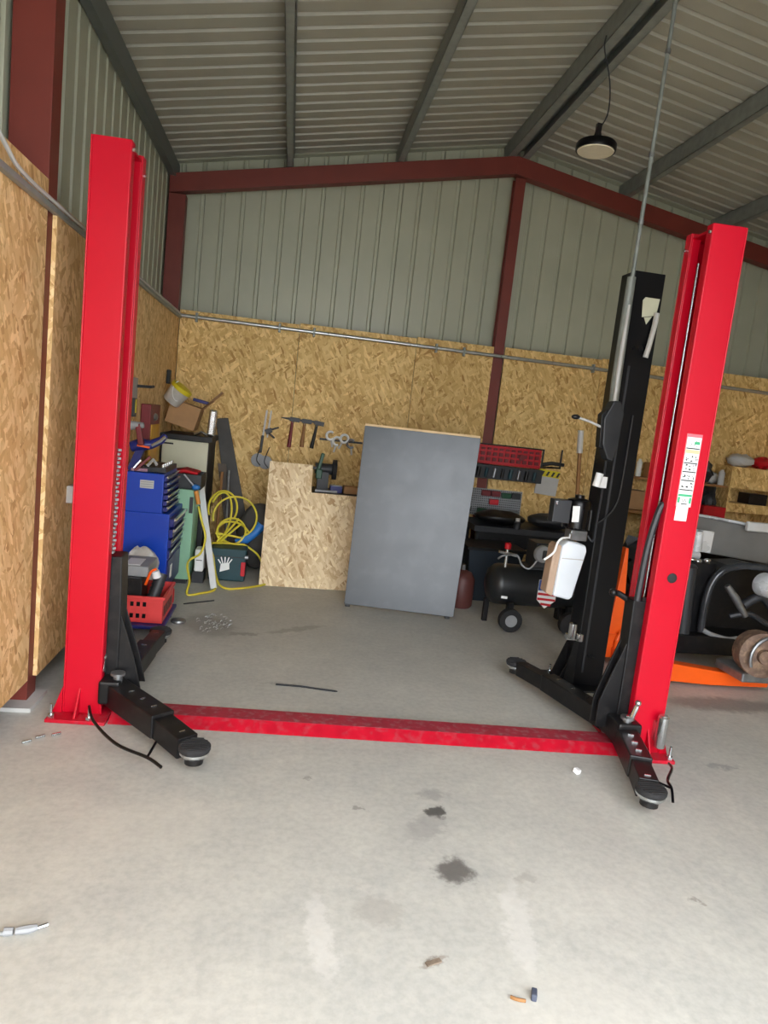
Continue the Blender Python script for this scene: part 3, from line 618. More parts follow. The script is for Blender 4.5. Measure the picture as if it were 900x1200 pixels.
# tool panels on the back wall
t = thing('tool_rack', (2.35, 7.25, 1.2), 'wide red tool storage panel mounted high on the back wall right of the grey panel', 'tool rack')
MB().box(1.90, 2.75, 7.225, 7.258, 1.255, 1.46).build('back_plate', M['redp'], t, bevel=.003)
mb = MB()
for k in range(12): mb.box(1.93 + k * .068, 1.975 + k * .068, 7.205, 7.225, 1.275, 1.435)
mb.build('bin_row', M['darkred'], t, bevel=.004)
mb = MB()
for k in range(3): mb.box(1.91, 2.74, 7.19, 7.21, 1.27 + k * .06, 1.29 + k * .06)
mb.build('rail', M['redp'], t)
MB().cyl((2.52, 7.18, 1.36), (2.52, 7.20, 1.36), .035, n=16).build('badge', M['darkred'], t)
MB().box(1.90, 2.76, 7.21, 7.258, 1.462, 1.475).build('top_rim', M['black'], t)
t = thing('tool_tray_rack', (2.3, 7.25, 1.1), 'dark tray of sockets and tools under the red tool panel', 'tool rack')
MB().box(1.88, 2.77, 7.17, 7.258, 1.10, 1.25).build('tray', M['charcoal'], t, bevel=.004)
for k in range(9):
    x = 1.95 + k * .09; mb = MB(); mb.cyl((x, 7.15, 1.12), (x + .01, 7.15, 1.22), .017 + .004 * (k % 2), n=10); mb.build('hand_tool', (M['steel'], M['black'], M['petrol'])[k % 3], t, smooth=True)
t = thing('perforated_panel', (2.35, 7.25, .72), 'small perforated panel with red and green drawers above the low bench', 'tool rack')
MB().box(2.0, 2.6, 7.24, 7.258, .69, .985).build('back_plate', M['grey'], t)
mb = MB()
for i in range(26):
    for k in range(12): mb.box(2.015 + i * .0225, 2.027 + i * .0225, 7.238, 7.24, .70 + k * .024, .712 + k * .024)
mb.build('holes', M['charcoal'], t)
for x, z, m in ((2.18, .94, 'darkred'), (2.29, .94, 'darkred'), (2.41, .93, 'green'), (2.52, .935, 'charcoal'), (2.28, .85, 'redp'), (2.16, .74, 'green'), (2.28, .735, 'charcoal'), (2.40, .73, 'charcoal'), (2.52, .74, 'steel')):
    MB().box(x - .05, x + .05, 7.19, 7.238, z - .03, z + .03).build('small_drawer', M[m], t, bevel=.006)
# notice pad hanging from two hooks
t = thing('notice_pad', (2.86, 7.25, .98), 'grey notepad with a yellow hazard top hanging below a black wire hook', 'pad')
mb = MB(); mb.T = Matrix.Translation((2.86, 7.235, 1.09)) @ Matrix.Rotation(math.radians(4), 4, 'Y'); mb.box(-.125, .125, -.008, .01, -.11, .09); mb.build('sheet', M['lightgrey'], t, bevel=.004)
mb = MB(); mb.T = Matrix.Translation((2.86, 7.235, 1.09)) @ Matrix.Rotation(math.radians(4), 4, 'Y'); mb.box(-.12, .12, -.012, -.008, .09, .165); mb.box(-.12, .12, -.008, .01, .09, .165); mb.build('header', M['yellow'], t)
mb = MB(); mb.T = Matrix.Translation((2.86, 7.235, 1.09)) @ Matrix.Rotation(math.radians(4), 4, 'Y')
for k in range(4): mb.prism([(-.10 + k * .06, -.0125, .10), (-.075 + k * .06, -.0125, .10), (-.055 + k * .06, -.0125, .15), (-.08 + k * .06, -.0125, .15)], (0, -.002, 0))
mb.build('hazard_marks', M['charcoal'], t)
t = thing('wire_hook', (2.88, 7.25, 1.45), 'black U-shaped wire bracket on the back wall above the notepad', 'hook')
mb = MB(); mb.cyl((2.775, 7.235, 1.475), (2.765, 7.225, 1.27), .010, n=8); mb.cyl((2.985, 7.235, 1.49), (2.98, 7.225, 1.28), .010, n=8); mb.cyl((2.765, 7.225, 1.28), (2.98, 7.225, 1.29), .008, n=8); mb.build('wire', M['black'], t)
MB().tube([(2.76, 7.19, 1.31), (2.85, 7.17, 1.335), (3.0, 7.18, 1.33)], .02, 8).build('rolled_tape', M['charcoal'], t, smooth=True)
t = thing('wooden_pole', (2.65, 5.6, 0), 'upright wooden pole standing behind the white oil tank and motor', 'wooden_pole')  # plain wooden pole with a pale grip and a dark foot block
MB().cyl((2.66, 5.74, 0.12), (2.55, 5.80, 1.55), .018, n=10).build('handle', M['wood_brown'], t, smooth=True)
MB().cyl((2.553, 5.80, 1.50), (2.54, 5.81, 1.70), .026, n=12).build('grip', M['lightgrey'], t, smooth=True)
MB().box(2.52, 2.84, 5.70, 5.78, 0, .12).build('pole_foot', M['black'], t, bevel=.01)

# hammers and tools hanging on the back wall
def hammer(x, z, L, m, tilt, label, head=.12):
    t = thing('hammer', (x, 7.24, z), label, 'hammer', 'hammers hanging on the back wall')
    T = Matrix.Translation((x, 7.235, z)) @ Matrix.Rotation(math.radians(tilt), 4, 'Y')
    mb = MB(); mb.T = T; mb.tube([(0, 0, 0), (0, 0, -L * .5), (0, 0, -L)], [.014, .016, .022], 10); mb.build('handle', m, t, smooth=True)
    mb = MB(); mb.T = T; mb.box(-head * .25, head * .6, -.016, .014, -.022, .022); mb.hexa([(-head * .25, -.012, -.012), (-head * .25, .01, -.012), (-head * .25, .01, .014), (-head * .25, -.012, .014)], [(-head, -.004, -.004), (-head, .004, -.004), (-head, .004, .004), (-head, -.004, .004)]); mb.build('head', M['charcoal'], t, bevel=.002)
    mb = MB(); mb.T = T; mb.cyl((0, .012, -.03), (0, -.03, -.03), .004, n=6); mb.build('hook', M['steel'], t)
hammer(.035, 1.505, .29, M['darkred'], 3, 'leftmost of the three hammers, with a dark red handle')
hammer(.16, 1.50, .27, M['wood_brown'], 2, 'middle of the three hammers, with a plain brown wooden handle')
hammer(.29, 1.495, .27, M['black'], 8, 'rightmost of the three hammers, with a thick black handle')
t = thing('calliper', (-.20, 7.24, 1.3), 'long metal calliper with black trigger clamp hanging left of the hammers', 'tool')
mb = MB(); mb.rbox((-.245, 7.235, 1.42), (.018, .01, .30), (0, 4, 0)); mb.rbox((-.20, 7.235, 1.43), (.016, .01, .28), (0, 4, 0)); mb.build('rail', M['lightgrey'], t)
mb = MB(); mb.rbox((-.20, 7.22, 1.36), (.07, .03, .05), (0, -25, 0)); mb.rbox((-.155, 7.22, 1.385), (.12, .02, .018), (0, -22, 0)); mb.rbox((-.17, 7.22, 1.32), (.09, .02, .018), (0, 35, 0)); mb.rbox((-.26, 7.225, 1.22), (.028, .02, .18), (0, 4, 0)); mb.build('trigger_grip', M['black'], t, bevel=.004)
for x, z, lab in ((-.285, 1.05, 'smaller left round grey disc hanging under the calliper'), (-.205, 1.035, 'larger right round grey disc hanging under the calliper')):
    t = thing('grinding_disc', (x, 7.24, z), lab, 'disc'); MB().lathe([(.0, 0), (.068, .0), (.07, .008), (.03, .016), (0, .016)], (x, 7.235 if x < -.25 else 7.215, z), axis=(0, -1, 0), n=24).build('plate', M['grey'], t, smooth=True)
    MB().smooth_tube([(x + .03, 7.20, z - .05), (x - .01, 7.195, z), (x + .0, 7.20, z + .07), (x + .03, 7.225, z + .16)], .005, 6).build('cord', M['charcoal'], t)
t = thing('tool_rack_bar', (.60, 7.25, 1.33), 'dark metal bar on the back wall holding bright spanners', 'rack'); MB().box(.33, .78, 7.215, 7.255, 1.325, 1.345).build('bar', M['charcoal'], t)
t.location = (0, 0, 0); t['_base'] = (0, 0, 0)
bpy.data.objects['bar'].location = (.60, 7.25, 1.33)
for k, (x, z, a) in enumerate(((.44, 1.36, -15), (.505, 1.31, 12), (.575, 1.345, 25), (.66, 1.30, -8))):
    o = thing('spanner', (x, 7.2, z), ('leftmost bright spanner on the dark bar', 'second bright spanner from the left on the dark bar', 'ring-shaped bright spanner, third on the dark bar', 'bright spanner on the bar next to the grey panel edge')[k], 'spanner', 'spanners hanging on the bar')
    T = Matrix.Translation((x, 7.195, z)) @ Matrix.Rotation(math.radians(a), 4, 'Y')
    mb = MB(); mb.T = T; mb.tube([(.040 * math.cos(q * PI / 8 + .6), 0, .02 + .042 * math.sin(q * PI / 8 + .6)) for q in range(13 if k != 2 else 17)], .013, 8); mb.build('jaw', M['white'] if k < 3 else M['steel'], o, smooth=True)
    mb = MB(); mb.T = T; mb.bar((0, 0, -.015), (0, 0, -.10), .018, .014, (0, 1, 0)); mb.build('shank', M['lightgrey'], o)

# ------------------------------------------------------------------ air compressor
t = thing('air_compressor', (2.1, 5.4, 0), 'black air compressor with horizontal tank and a wheel, behind the white oil tank', 'compressor')
cx0, cx1, cy, cz, r = 1.74, 2.58, 5.44, .355, .172
MB().lathe([(0, -.0), (.06, .004), (.13, .03), (.165, .07), (.172, .10), (.172, .74), (.165, .77), (.13, .81), (.06, .836), (0, .84)], (cx0, cy, cz), axis=(1, 0, 0), n=32).build('tank', M['charcoal'] if False else mat('black_tank_paint', (30, 32, 34), .35, 0, .1, 6), t, smooth=True)
for x in (1.93, 2.45):
    MB().cyl((x, cy - .21, .095), (x, cy - .15, .095), .095, n=28).build('wheel', M['rubber'], t, smooth=True)
    w_ = bpy.data.objects[-1] if False else None
MB().cyl((1.93, cy - .214, .095), (1.93, cy - .205, .095), .05, n=20).build('wheel_rim', M['grey'], t, smooth=True)
mb = MB(); mb.rbox((1.93, cy - .13, .15), (.05, .05, .16)); mb.rbox((2.45, cy - .13, .15), (.05, .05, .16)); mb.rbox((1.80, cy + .10, .10), (.04, .04, .2)); mb.rbox((2.5, cy + .10, .10), (.04, .04, .2)); mb.build('stand', M['black'], t)
mb = MB(); mb.cyl((2.12, cy - .14, .665), (2.40, cy - .14, .665), .07, n=22); mb.box(2.10, 2.50, cy - .10, cy + .12, .53, .74); mb.box(2.05, 2.55, cy - .11, cy + .13, .515, .535); mb.build('motor_housing', M['charcoal'], t, bevel=.006)
MB().lathe([(.0, 0), (.062, 0), (.07, .01), (.07, .045), (0, .05)], (2.13, cy - .20, .665), axis=(0, 1, 0), n=24).build('pressure_gauge', M['grey'], t, smooth=True)
mb = MB(); mb.cyl((1.87, cy - .06, .50), (1.87, cy - .06, .66), .014, n=12); mb.rbox((1.88, cy - .06, .625), (.16, .03, .02), (0, 8, 0)); mb.build('outlet_valve', M['chrome'], t, smooth=True)
MB().lathe([(.0, 0), (.026, .0), (.028, .04), (.02, .05), (0, .052)], (1.87, cy - .06, .665), n=16).build('red_knob', M['redp'], t, smooth=True)
MB().smooth_tube([(1.80, 5.38, .575), (1.84, 5.36, .61), (1.95, 5.36, .62), (1.99, 5.32, .55), (2.05, 5.30, .53), (2.10, 5.28, .61)], .009, 8).build('pipe', M['steel'], t, smooth=True)
# shield sticker: canton with stars, stripes below
sx, sy, sz = 2.205, cy - r - .012, .335
sh = MB(); sh.prism([(sx - .075, sy, sz + .12), (sx + .085, sy, sz + .12), (sx + .085, sy, sz - .05), (sx, sy, sz - .12), (sx - .075, sy, sz - .05)], (0, -.003, 0)); sh = sh.build('shield_sticker', M['white'], t)
MB().box(sx - .073, sx + .083, sy - .0045, sy - .003, sz + .03, sz + .118).build('shield_canton', M['flagblue'], sh)
mb = MB()
for k, (x0, x1) in enumerate(((-.073, .083), (-.073, .083), (-.04, .05))): mb.prism([(sx + x0, sy - .003, sz + .012 - k * .042), (sx + x1, sy - .003, sz + .004 - k * .042), (sx + x1, sy - .003, sz - .014 - k * .042), (sx + x0, sy - .003, sz - .008 - k * .042)], (0, -.0015, 0))
mb.build('shield_stripes', M['redp'], sh)
mb = MB()
for x, z in ((-.04, .09), (0, .07), (.04, .095), (-.02, .05), (.05, .055)):
    pts = [(sx + x + (.011 if k % 2 == 0 else .0045) * math.sin(k * PI / 5), sy - .0045, sz + z + (.011 if k % 2 == 0 else .0045) * math.cos(k * PI / 5)) for k in range(10)]; mb.prism(pts, (0, -.001, 0))
mb.build('shield_stars', M['white'], sh)
mb = MB(); mb.rbox((1.86, cy - .168, .28), (.05, .004, .02), (0, 0, -20)); mb.build('small_label', M['white'], t)

# ------------------------------------------------------------------ blue tool cabinet (left)
t = thing('tool_cabinet', (-.98, 5.6, 0), 'blue tool cabinet with open drawers standing against the left wall behind the left post', 'tool cabinet')
MB().box(-1.155, -.885, 5.30, 5.90, .72, 1.02).build('chest', M['blue'], t, bevel=.006)
MB().box(-1.155, -.825, 5.295, 5.92, .115, .722).build('body', M['blue'], t, bevel=.006)
mb = MB(); mb.box(-.826, -.815, 5.30, 5.90, .13, .36); mb.build('door', M['navy'], t, bevel=.003, label='dark blue lower door')
mb = MB(); mb.box(-.8145, -.8125, 5.42, 5.50, .20, .30); mb.build('door_label', M['white'], t)
for k in range(6):
    z = .735 + k * .046; op = (.026, .02, .026, .02, .016, .01)[k]
    d_ = MB().box(-.885, -.878 + op, 5.32, 5.88, z, z + .034).build('drawer', M['navy'], t, bevel=.002)
    MB().box(-.878 + op, -.866 + op, 5.32, 5.88, z + .024, z + .036).build('handle', M['chrome'], d_)
for k in range(4):
    z = .375 + k * .083; op = (.006, .014, .022, .026)[k]
    d_ = MB().box(-.826, -.818 + op, 5.31, 5.89, z, z + .062).build('drawer', M['navy'], t, bevel=.002)
    MB().box(-.818 + op, -.804 + op, 5.31, 5.89, z + .045, z + .064).build('handle', M['chrome'], d_)
for x, y in ((-.86, 5.36), (-.86, 5.84), (-1.10, 5.36), (-1.10, 5.84)):
    mb = MB(); mb.cyl((x - .015, y, .045), (x + .015, y, .045), .045, n=20); mb.box(x - .022, x + .022, y - .02, y + .02, .085, .115); mb.build('caster', M['rubber'], t, smooth=True)
mb = MB(); mb.box(-1.055, -.955, 5.2965, 5.299, .905, .965); lb = mb.build('maker_label', M['lightgrey'], t)
mb = MB()
for k in range(3): mb.box(-1.05, -.96, 5.2955, 5.2965, .915 + k * .017, .921 + k * .017)
mb.build('label_lines', M['grey'], lb)
# things on top of the cabinet
t = thing('socket_tray', (-.95, 5.6, 1.02), 'dark tray with a row of bright sockets on top of the blue cabinet', 'tray')
MB().box(-1.05, -.885, 5.36, 5.86, 1.022, 1.06).build('tray', M['charcoal'], t, bevel=.004)
for k in range(7): MB().cyl((-.915, 5.40 + k * .068, 1.058), (-.915, 5.40 + k * .068, 1.085), .011, n=10).build('socket', M['chrome'], t, smooth=True)
t = thing('spray_gun', (-1.05, 5.36, 1.02), 'dark blue power tool with an orange stripe lying on the blue cabinet', 'power tool')
mb = MB(); mb.tube([(-1.14, 5.33, 1.20), (-1.07, 5.33, 1.225), (-1.0, 5.33, 1.23), (-.93, 5.34, 1.27), (-.90, 5.35, 1.31)], [.04, .05, .035, .03, .02], 12); mb.rbox((-1.10, 5.33, 1.11), (.055, .05, .18), (0, 20, 0)); mb.build('body', M['navy'], t, smooth=True)
mb = MB(); mb.rbox((-1.045, 5.285, 1.215), (.09, .01, .014), (0, 6, 0)); mb.build('stripe', M['orange'], t)
MB().tube([(-.99, 5.30, 1.225), (-.93, 5.31, 1.265), (-.90, 5.32, 1.30)], .013, 8).build('barrel', M['chrome'], t, smooth=True)
t = thing('pry_bar', (-1.06, 5.34, 1.03), 'dark red handled tool propped diagonally on the blue cabinet', 'tool')
MB().bar((-1.10, 5.31, 1.03), (-1.0, 5.33, 1.14), .03, .02).build('grip', M['darkred'], t, bevel=.004); MB().bar((-1.105, 5.285, 1.05), (-1.06, 5.295, 1.11), .012, .008).build('blade', M['chrome'], t)
tag(MB().rbox((-1.08, 5.36, 1.036), (.12, .1, .024), (0, 0, 12)).build('rag', mat('mauve_cloth', (150, 116, 134), .85, 0, .15, 20), None, base=(-1.08, 5.36, 1.024), bevel=.006), 'mauve rag folded on the near edge of the blue cabinet', 'rag')
tag(MB().tube([(-1.02, 5.37, 1.07), (-1.0, 5.45, 1.11), (-.97, 5.46, 1.07)], .012, 8).build('screwdriver', M['lightgrey'], None, base=(-1.0, 5.4, 1.06), smooth=True), 'pale handled screwdriver on the tray of sockets', 'screwdriver')
# wall hung items behind the left post
t = thing('wall_bracket', (-1.16, 5.35, 1.6), 'grey plate with a black arm fixed on the left wall behind the left post', 'bracket')
MB().box(-1.168, -1.15, 5.12, 5.48, 1.56, 1.71).build('plate', M['grey'], t, bevel=.004); MB().tube([(-1.15, 5.45, 1.65), (-1.06, 5.5, 1.655), (-1.05, 5.55, 1.66)], .011, 8).build('arm', M['charcoal'], t, smooth=True)
MB().box(-1.168, -1.15, 5.40, 5.48, 1.42, 1.56).build('stem', M['charcoal'], t); MB().box(-1.15, -1.147, 5.43, 5.46, 1.45, 1.55).build('yellow_strip', M['yellow'], t)
t = thing('first_aid_box', (-1.15, 5.85, 1.3), 'dark red wall box with a yellow lower half on the left wall', 'box')
MB().box(-1.168, -1.09, 5.72, 6.12, 1.20, 1.52).build('case', M['darkred'], t, bevel=.006)
MB().box(-1.10, -1.082, 5.76, 6.08, 1.06, 1.36).build('tray', mat('ochre_plastic', (196, 148, 40), .55), t, bevel=.004); MB().ball((-1.09, 5.9, 1.42), .04, (.6, 1.5, .8)).build('glass_jar', M['steel'], t, smooth=True)
tag(MB().box(-1.168, -1.12, 6.0, 6.35, .98, 1.16).build('yellow_case', mat('mustard_plastic', (188, 150, 50), .55), None, base=(-1.14, 6.2, .98), bevel=.006), 'mustard yellow case hung on the left wall near the corner', 'case')
t = thing('drill', (-1.12, 5.3, 1.3), 'maroon and grey cordless drill hanging behind the left post', 'drill')
MB().tube([(-1.14, 5.28, 1.36), (-1.05, 5.28, 1.37)], [.035, .02], 12).build('body', M['grey'], t, smooth=True); MB().rbox((-1.075, 5.28, 1.30), (.04, .05, .16), (0, -12, 0)).build('handle', M['darkred'], t, bevel=.008)

# crate with oddments on a low trolley
t = thing('low_trolley', (-.86, 4.75, 0), 'low dark blue trolley under the salmon crate by the left post', 'trolley')
MB().box(-1.06, -.70, 4.55, 5.10, .065, .09).build('deck', M['navy'], t, bevel=.006)
for x, y in ((-1.02, 4.6), (-.74, 4.6), (-1.02, 5.05), (-.74, 5.05)): MB().cyl((x - .012, y, .032), (x + .012, y, .032), .032, n=14).build('wheel', M['rubber'], t)
t = thing('plastic_crate', (-.87, 4.8, .09), 'salmon red plastic crate with slots on a low trolley by the left post', 'crate')
mb = MB(); x0, x1, y0, y1, z0, z1 = -1.03, -.72, 4.60, 5.02, .092, .275
mb.box(x0, x1, y0, y1, z0, z0 + .008)
for (a0, a1, b0, b1) in ((x0, x1, y0, y0 + .008), (x0, x1, y1 - .008, y1), (x0, x0 + .008, y0, y1), (x1 - .008, x1, y0, y1)): mb.box(a0, a1, b0, b1, z0, z1)
mb.box(x0 - .01, x1 + .01, y0 - .012, y0, z1 - .02, z1); mb.box(x0 - .01, x1 + .01, y1, y1 + .012, z1 - .02, z1); mb.box(x1, x1 + .012, y0, y1, z1 - .02, z1)
mb.build('basket', M['pink'], t, bevel=.004)
mb = MB()
for row in (.125, .205):
    for k in range(3): mb.box(-.93 + k * .04, -.908 + k * .04, y0 - .002, y0 + .001, row, row + .03)
mb.box(-1.02, -.97, y0 - .013, y0 - .001, .235, .250)
for k in range(6): mb.box(x1 - .001, x1 + .002, y0 + .05 + k * .055, y0 + .08 + k * .055, .13, .20)
mb.build('slots', M['black_gloss'], t)
t = thing('car_battery', (-.95, 4.8, .28), 'black battery standing in the salmon crate', 'battery'); MB().box(-1.02, -.87, 4.64, 4.84, .105, .375).build('case', M['black'], t, bevel=.006); MB().box(-1.01, -.88, 4.65, 4.83, .375, .387).build('lid', M['charcoal'], t, bevel=.003)
t = thing('grey_case', (-.96, 4.8, .38), 'grey case with a white paper on its lid on the battery in the crate', 'case')
MB().box(-1.03, -.84, 4.66, 4.98, .389, .46).build('case', M['grey'], t, bevel=.008); MB().box(-1.0, -.90, 4.69, 4.88, .46, .464).build('paper', M['white'], t)
t = thing('grease_gun', (-.80, 4.8, .3), 'ribbed grey tube with a white cap standing in the salmon crate', 'tool')
mb = MB(); mb.tube([(-.84, 4.68, .12), (-.80, 4.72, .26), (-.765, 4.76, .40)], .04, 14)
for k in range(9): f_ = k / 9; p_ = Vector((-.835 + .06 * f_, 4.685 + .07 * f_, .14 + .22 * f_)); mb.tube([tuple(p_ - Vector((.003, .003, .006))), tuple(p_ + Vector((.003, .003, .006)))], .044, 14)
mb.build('barrel', M['charcoal'], t, smooth=True); MB().tube([(-.79, 4.70, .385), (-.80, 4.69, .43)], [.03, .026], 10).build('cap', M['white'], t, smooth=True)
MB().smooth_tube([(-.79, 4.67, .45), (-.82, 4.655, .43), (-.835, 4.65, .39), (-.85, 4.65, .34)], .009, 6).build('orange_cable', M['orange'], t, smooth=True)
lump('plastic_bag', (-.97, 5.10, .37), .15, (.85, .55, .95), M['plastic_wrap'], 'crumpled pale plastic bag behind the grey case in the corner of the crate', 'bag', 11, base=(-.93, 5.08, .3), rough=.22)
tag(MB().lathe([(.03, 0), (.034, .01), (.034, .10), (.02, .12), (0, .12)], (-.76, 5.12, .30), n=16).build('red_canister', M['redp'], None, base=(-.76, 5.12, .30), smooth=True), 'small red canister beyond the salmon crate by the cabinet', 'canister')
bpy.data.objects['red_canister'].location.z = .092
tag(MB().lathe([(.05, 0), (.055, .008), (.05, .02), (.02, .03), (0, .03)], (-.66, 4.95, .0), n=20).build('filter_cap', M['steel'], None, base=(-.66, 4.95, 0), smooth=True), 'round dull metal cap on the floor beside the salmon crate', 'cap')

# ------------------------------------------------------------------ corner clutter
t = thing('mint_cabinet', (-.85, 6.2, 0), 'pale mint green metal stand behind the blue tool cabinet', 'cabinet')
MB().box(-1.16, -.745, 6.02, 6.40, .04, .83).build('body', M['mint'], t, bevel=.006)
mb = MB(); mb.rbox((-.765, 6.012, .70), (.03, .008, .14)); mb.build('slot', M['charcoal'], t)
MB().box(-1.14, -.77, 6.04, 6.38, 0, .04).build('plinth', M['charcoal'], t)
t = thing('tool_tray', (-.85, 6.2, .83), 'dark open toolbox with red handled tools on the mint green stand', 'toolbox')
mb = MB(); mb.box(-1.0, -.70, 6.04, 6.38, .832, .84); mb.box(-1.0, -.70, 6.04, 6.05, .84, .96); mb.box(-1.0, -.70, 6.37, 6.38, .84, .96); mb.box(-1.0, -.99, 6.05, 6.37, .84, .96); mb.box(-.71, -.70, 6.05, 6.37, .84, .96); mb.build('box', M['charcoal'], t, bevel=.003)
for k in range(5):
    m_ = (M['redp'], M['darkred'], M['redp'], M['black'], M['redp'])[k]
    tag(MB().tube([(-.97, 6.09 + k * .05, .955 + .012 * (k % 2)), (-.86, 6.11 + k * .05, .98), (-.74, 6.10 + k * .05, .965)], [.014, .018, .012], 8).build('pliers', m_, None, base=(-.85, 6.10 + k * .05, .96), smooth=True),
        ('nearest red handled pliers across the dark toolbox', 'dark red handled pliers second from the front of the toolbox', 'red handled pliers in the middle of the toolbox', 'black handled pliers in the dark toolbox', 'rearmost red handled pliers in the toolbox')[k], 'pliers', 'pliers in the toolbox')
t = thing('cream_cabinet', (-.93, 6.85, 0), 'cream metal cabinet with a black top in the back left corner', 'cabinet')
MB().box(-1.155, -.72, 6.62, 7.22, .02, 1.215).build('body', M['charcoal'], t, bevel=.004)
MB().box(-1.14, -.725, 6.602, 6.62, .62, 1.21).build('door', M['cream'], t, bevel=.004); MB().box(-1.13, -1.04, 6.596, 6.603, 1.165, 1.18).build('handle', M['black'], t)
MB().box(-1.16, -.69, 6.58, 7.23, 1.215, 1.265).build('top', M['black'], t, bevel=.004)
t = thing('cardboard_box', (-1.0, 6.75, 1.27), 'open brown cardboard box tilted on top of the cream cabinet', 'box')
T_ = Matrix.Translation((-.975, 6.82, 1.45)) @ Matrix.Rotation(math.radians(14), 4, 'Y')
mb = MB(); mb.T = T_; mb.box(-.15, .13, -.13, .13, -.12, .10); mb.build('carton', M['cardboard'], t, bevel=.003)
mb = MB(); mb.T = T_; mb.prism([(.13, -.13, .10), (.13, -.125, .105), (.20, -.125, .20), (.195, -.13, .20)], (0, .25, 0)); mb.build('flap', M['cardboard'], t)
t = thing('paint_bucket', (-1.05, 6.6, 1.55), 'pale bucket with a yellow rim lying tilted on the cardboard box', 'bucket')
A_ = Vector((.50, -.10, .70)).normalized(); c0 = Vector((-1.10, 6.66, 1.55))
MB().lathe([(0, .0), (.074, 0), (.082, .01), (.098, .15)], tuple(c0), axis=tuple(A_), n=28).build('pail', M['plastic_wrap'], t, smooth=True)
MB().lathe([(.100, .145), (.104, .15), (.104, .18), (.098, .184), (.04, .186), (0, .186)], tuple(c0), axis=tuple(A_), n=28).build('lid', M['yellow'], t, smooth=True)
ctr = c0 + A_ * .13; U_ = A_.orthogonal().normalized(); V_ = A_.cross(U_)
MB().tube([tuple(ctr + (Vector((-1, -.3, -.1)).normalized() * math.sin(k * PI / 10) * .05) + Vector((0, -1, 0)).cross(Vector((-1, 0, 0))).normalized() * math.cos(k * PI / 10) * .09 + Vector((0, -.07, 0))) for k in range(11)], .004, 6).build('handle', M['white'], t)
tag(MB().rbox((-.715, 6.72, 1.395), (.075, .09, .255), (0, 3, 0)).build('silver_canister', M['chrome'], None, base=(-.715, 6.72, 1.265), bevel=.02), 'upright silver can on the right end of the cream cabinet', 'can')
tag(MB().bar((-.84, 6.85, 1.50), (-.66, 6.9, 1.69), .045, .02).build('wooden_stick', M['wood_brown'], None, base=(-.8, 6.86, 1.55)), 'short brown wooden stick poking up behind the cardboard box', 'stick')
tag(MB().rbox((-.84, 6.78, 1.585), (.15, .06, .03), (0, 10, 0)).build('glue_gun', M['navy'], None, base=(-.84, 6.78, 1.57), bevel=.008), 'dark blue tool on top of the cardboard box', 'tool')
tag(MB().rbox((-1.15, 6.78, 1.78), (.035, .07, .13), (0, 0, 0)).build('black_hook', M['black'], None, base=(-1.15, 6.78, 1.72), bevel=.006), 'small dark bracket on the left wall above the bucket', 'bracket')
tag(MB().tube([(-.86, 6.64, 1.275), (-.80, 6.62, 1.305), (-.75, 6.63, 1.28)], .014, 8).build('clamp', M['chrome'], None, base=(-.8, 6.63, 1.27), smooth=True), 'bright clamp lying on the cream cabinet before the silver can', 'clamp')
# leaning planks
tag(MB().prism([(-.735, 7.19, 1.43), (-.615, 7.19, 1.45), (-.22, 6.98, .02), (-.44, 6.98, .02)], (0, .022, 0)).build('plank', M['darkboard'], None, base=(-.35, 6.98, .02), bevel=.002), 'long dark grey plank leaning against the back wall beside the cream cabinet', 'plank')
tag(MB().prism([(-.66, 6.95, 1.0), (-.58, 6.95, 1.0), (-.34, 6.80, .02), (-.46, 6.80, .02)], (0, .02, 0)).build('plank', mat('brown_grey_board', (84, 74, 66), .7), None, base=(-.4, 6.8, .02), bevel=.002), 'shorter brownish plank leaning in front of the long dark grey plank', 'plank')
tag(MB().cyl((-.54, 6.86, .95), (-.50, 6.70, 0.01), .012, n=8).build('metal_rod', M['steel'], None, base=(-.5, 6.7, 0)), 'thin steel rod leaning among the planks', 'rod')
tag(MB().cyl((-.60, 6.84, .93), (-.60, 6.68, 0.01), .014, n=8).build('wooden_rod', M['wood_brown'], None, base=(-.6, 6.68, 0)), 'brown wooden rod leaning behind the yellow hose', 'rod')
t = thing('white_pole', (-.515, 5.9, 0), 'white metal strip leaning between the mint stand and the teal case', 'strip')
MB().bar((-.512, 5.90, 0.012), (-.76, 6.50, .86), .055, .022, (0, 1, 0)).build('strip', M['white'], t, bevel=.004)
# heap behind
lump('dark_sack', (-.22, 6.78, .34), .26, (.75, .6, 1.3), M['darkboard'], 'dark grey sack slumped against the back wall behind the coiled hose', 'sack', 21, base=(-.22, 6.78, 0))
t = thing('tyre', (-.03, 6.90, .0), 'black tyre standing behind the pale strand board', 'tyre')
mb = MB(); mb.tube([(.06 + .19 * math.cos(k * PI / 12), 7.0, .27 + .19 * math.sin(k * PI / 12)) for k in range(25)], .075, 12, cap=False); mb.build('tread', M['rubber'], t, smooth=True)
t = thing('blue_funnel', (-.28, 6.5, .35), 'light blue plastic scoop lying behind the teal case', 'scoop')
mb = MB(); mb.tube([(-.40, 6.50, .32), (-.30, 6.50, .35), (-.21, 6.51, .43), (-.17, 6.52, .50)], [.02, .045, .04, .05], 12); mb.build('scoop', M['lightblue'], t, smooth=True)
t = thing('teal_case', (-.43, 6.3, 0), 'dark teal tool case with a white handprint mark on the floor', 'case')
MB().box(-.60, -.275, 6.22, 6.46, .005, .30).build('case', M['petrol'], t, bevel=.012); MB().box(-.605, -.27, 6.215, 6.465, .225, .232).build('lid_seam', M['charcoal'], t)
mb = MB(); hx, hz, hy = -.465, .135, 6.2195
mb.prism([(hx - .035, hy, hz - .05), (hx + .05, hy, hz - .02), (hx + .045, hy, hz + .04), (hx - .03, hy, hz + .025)], (0, -.003, 0))
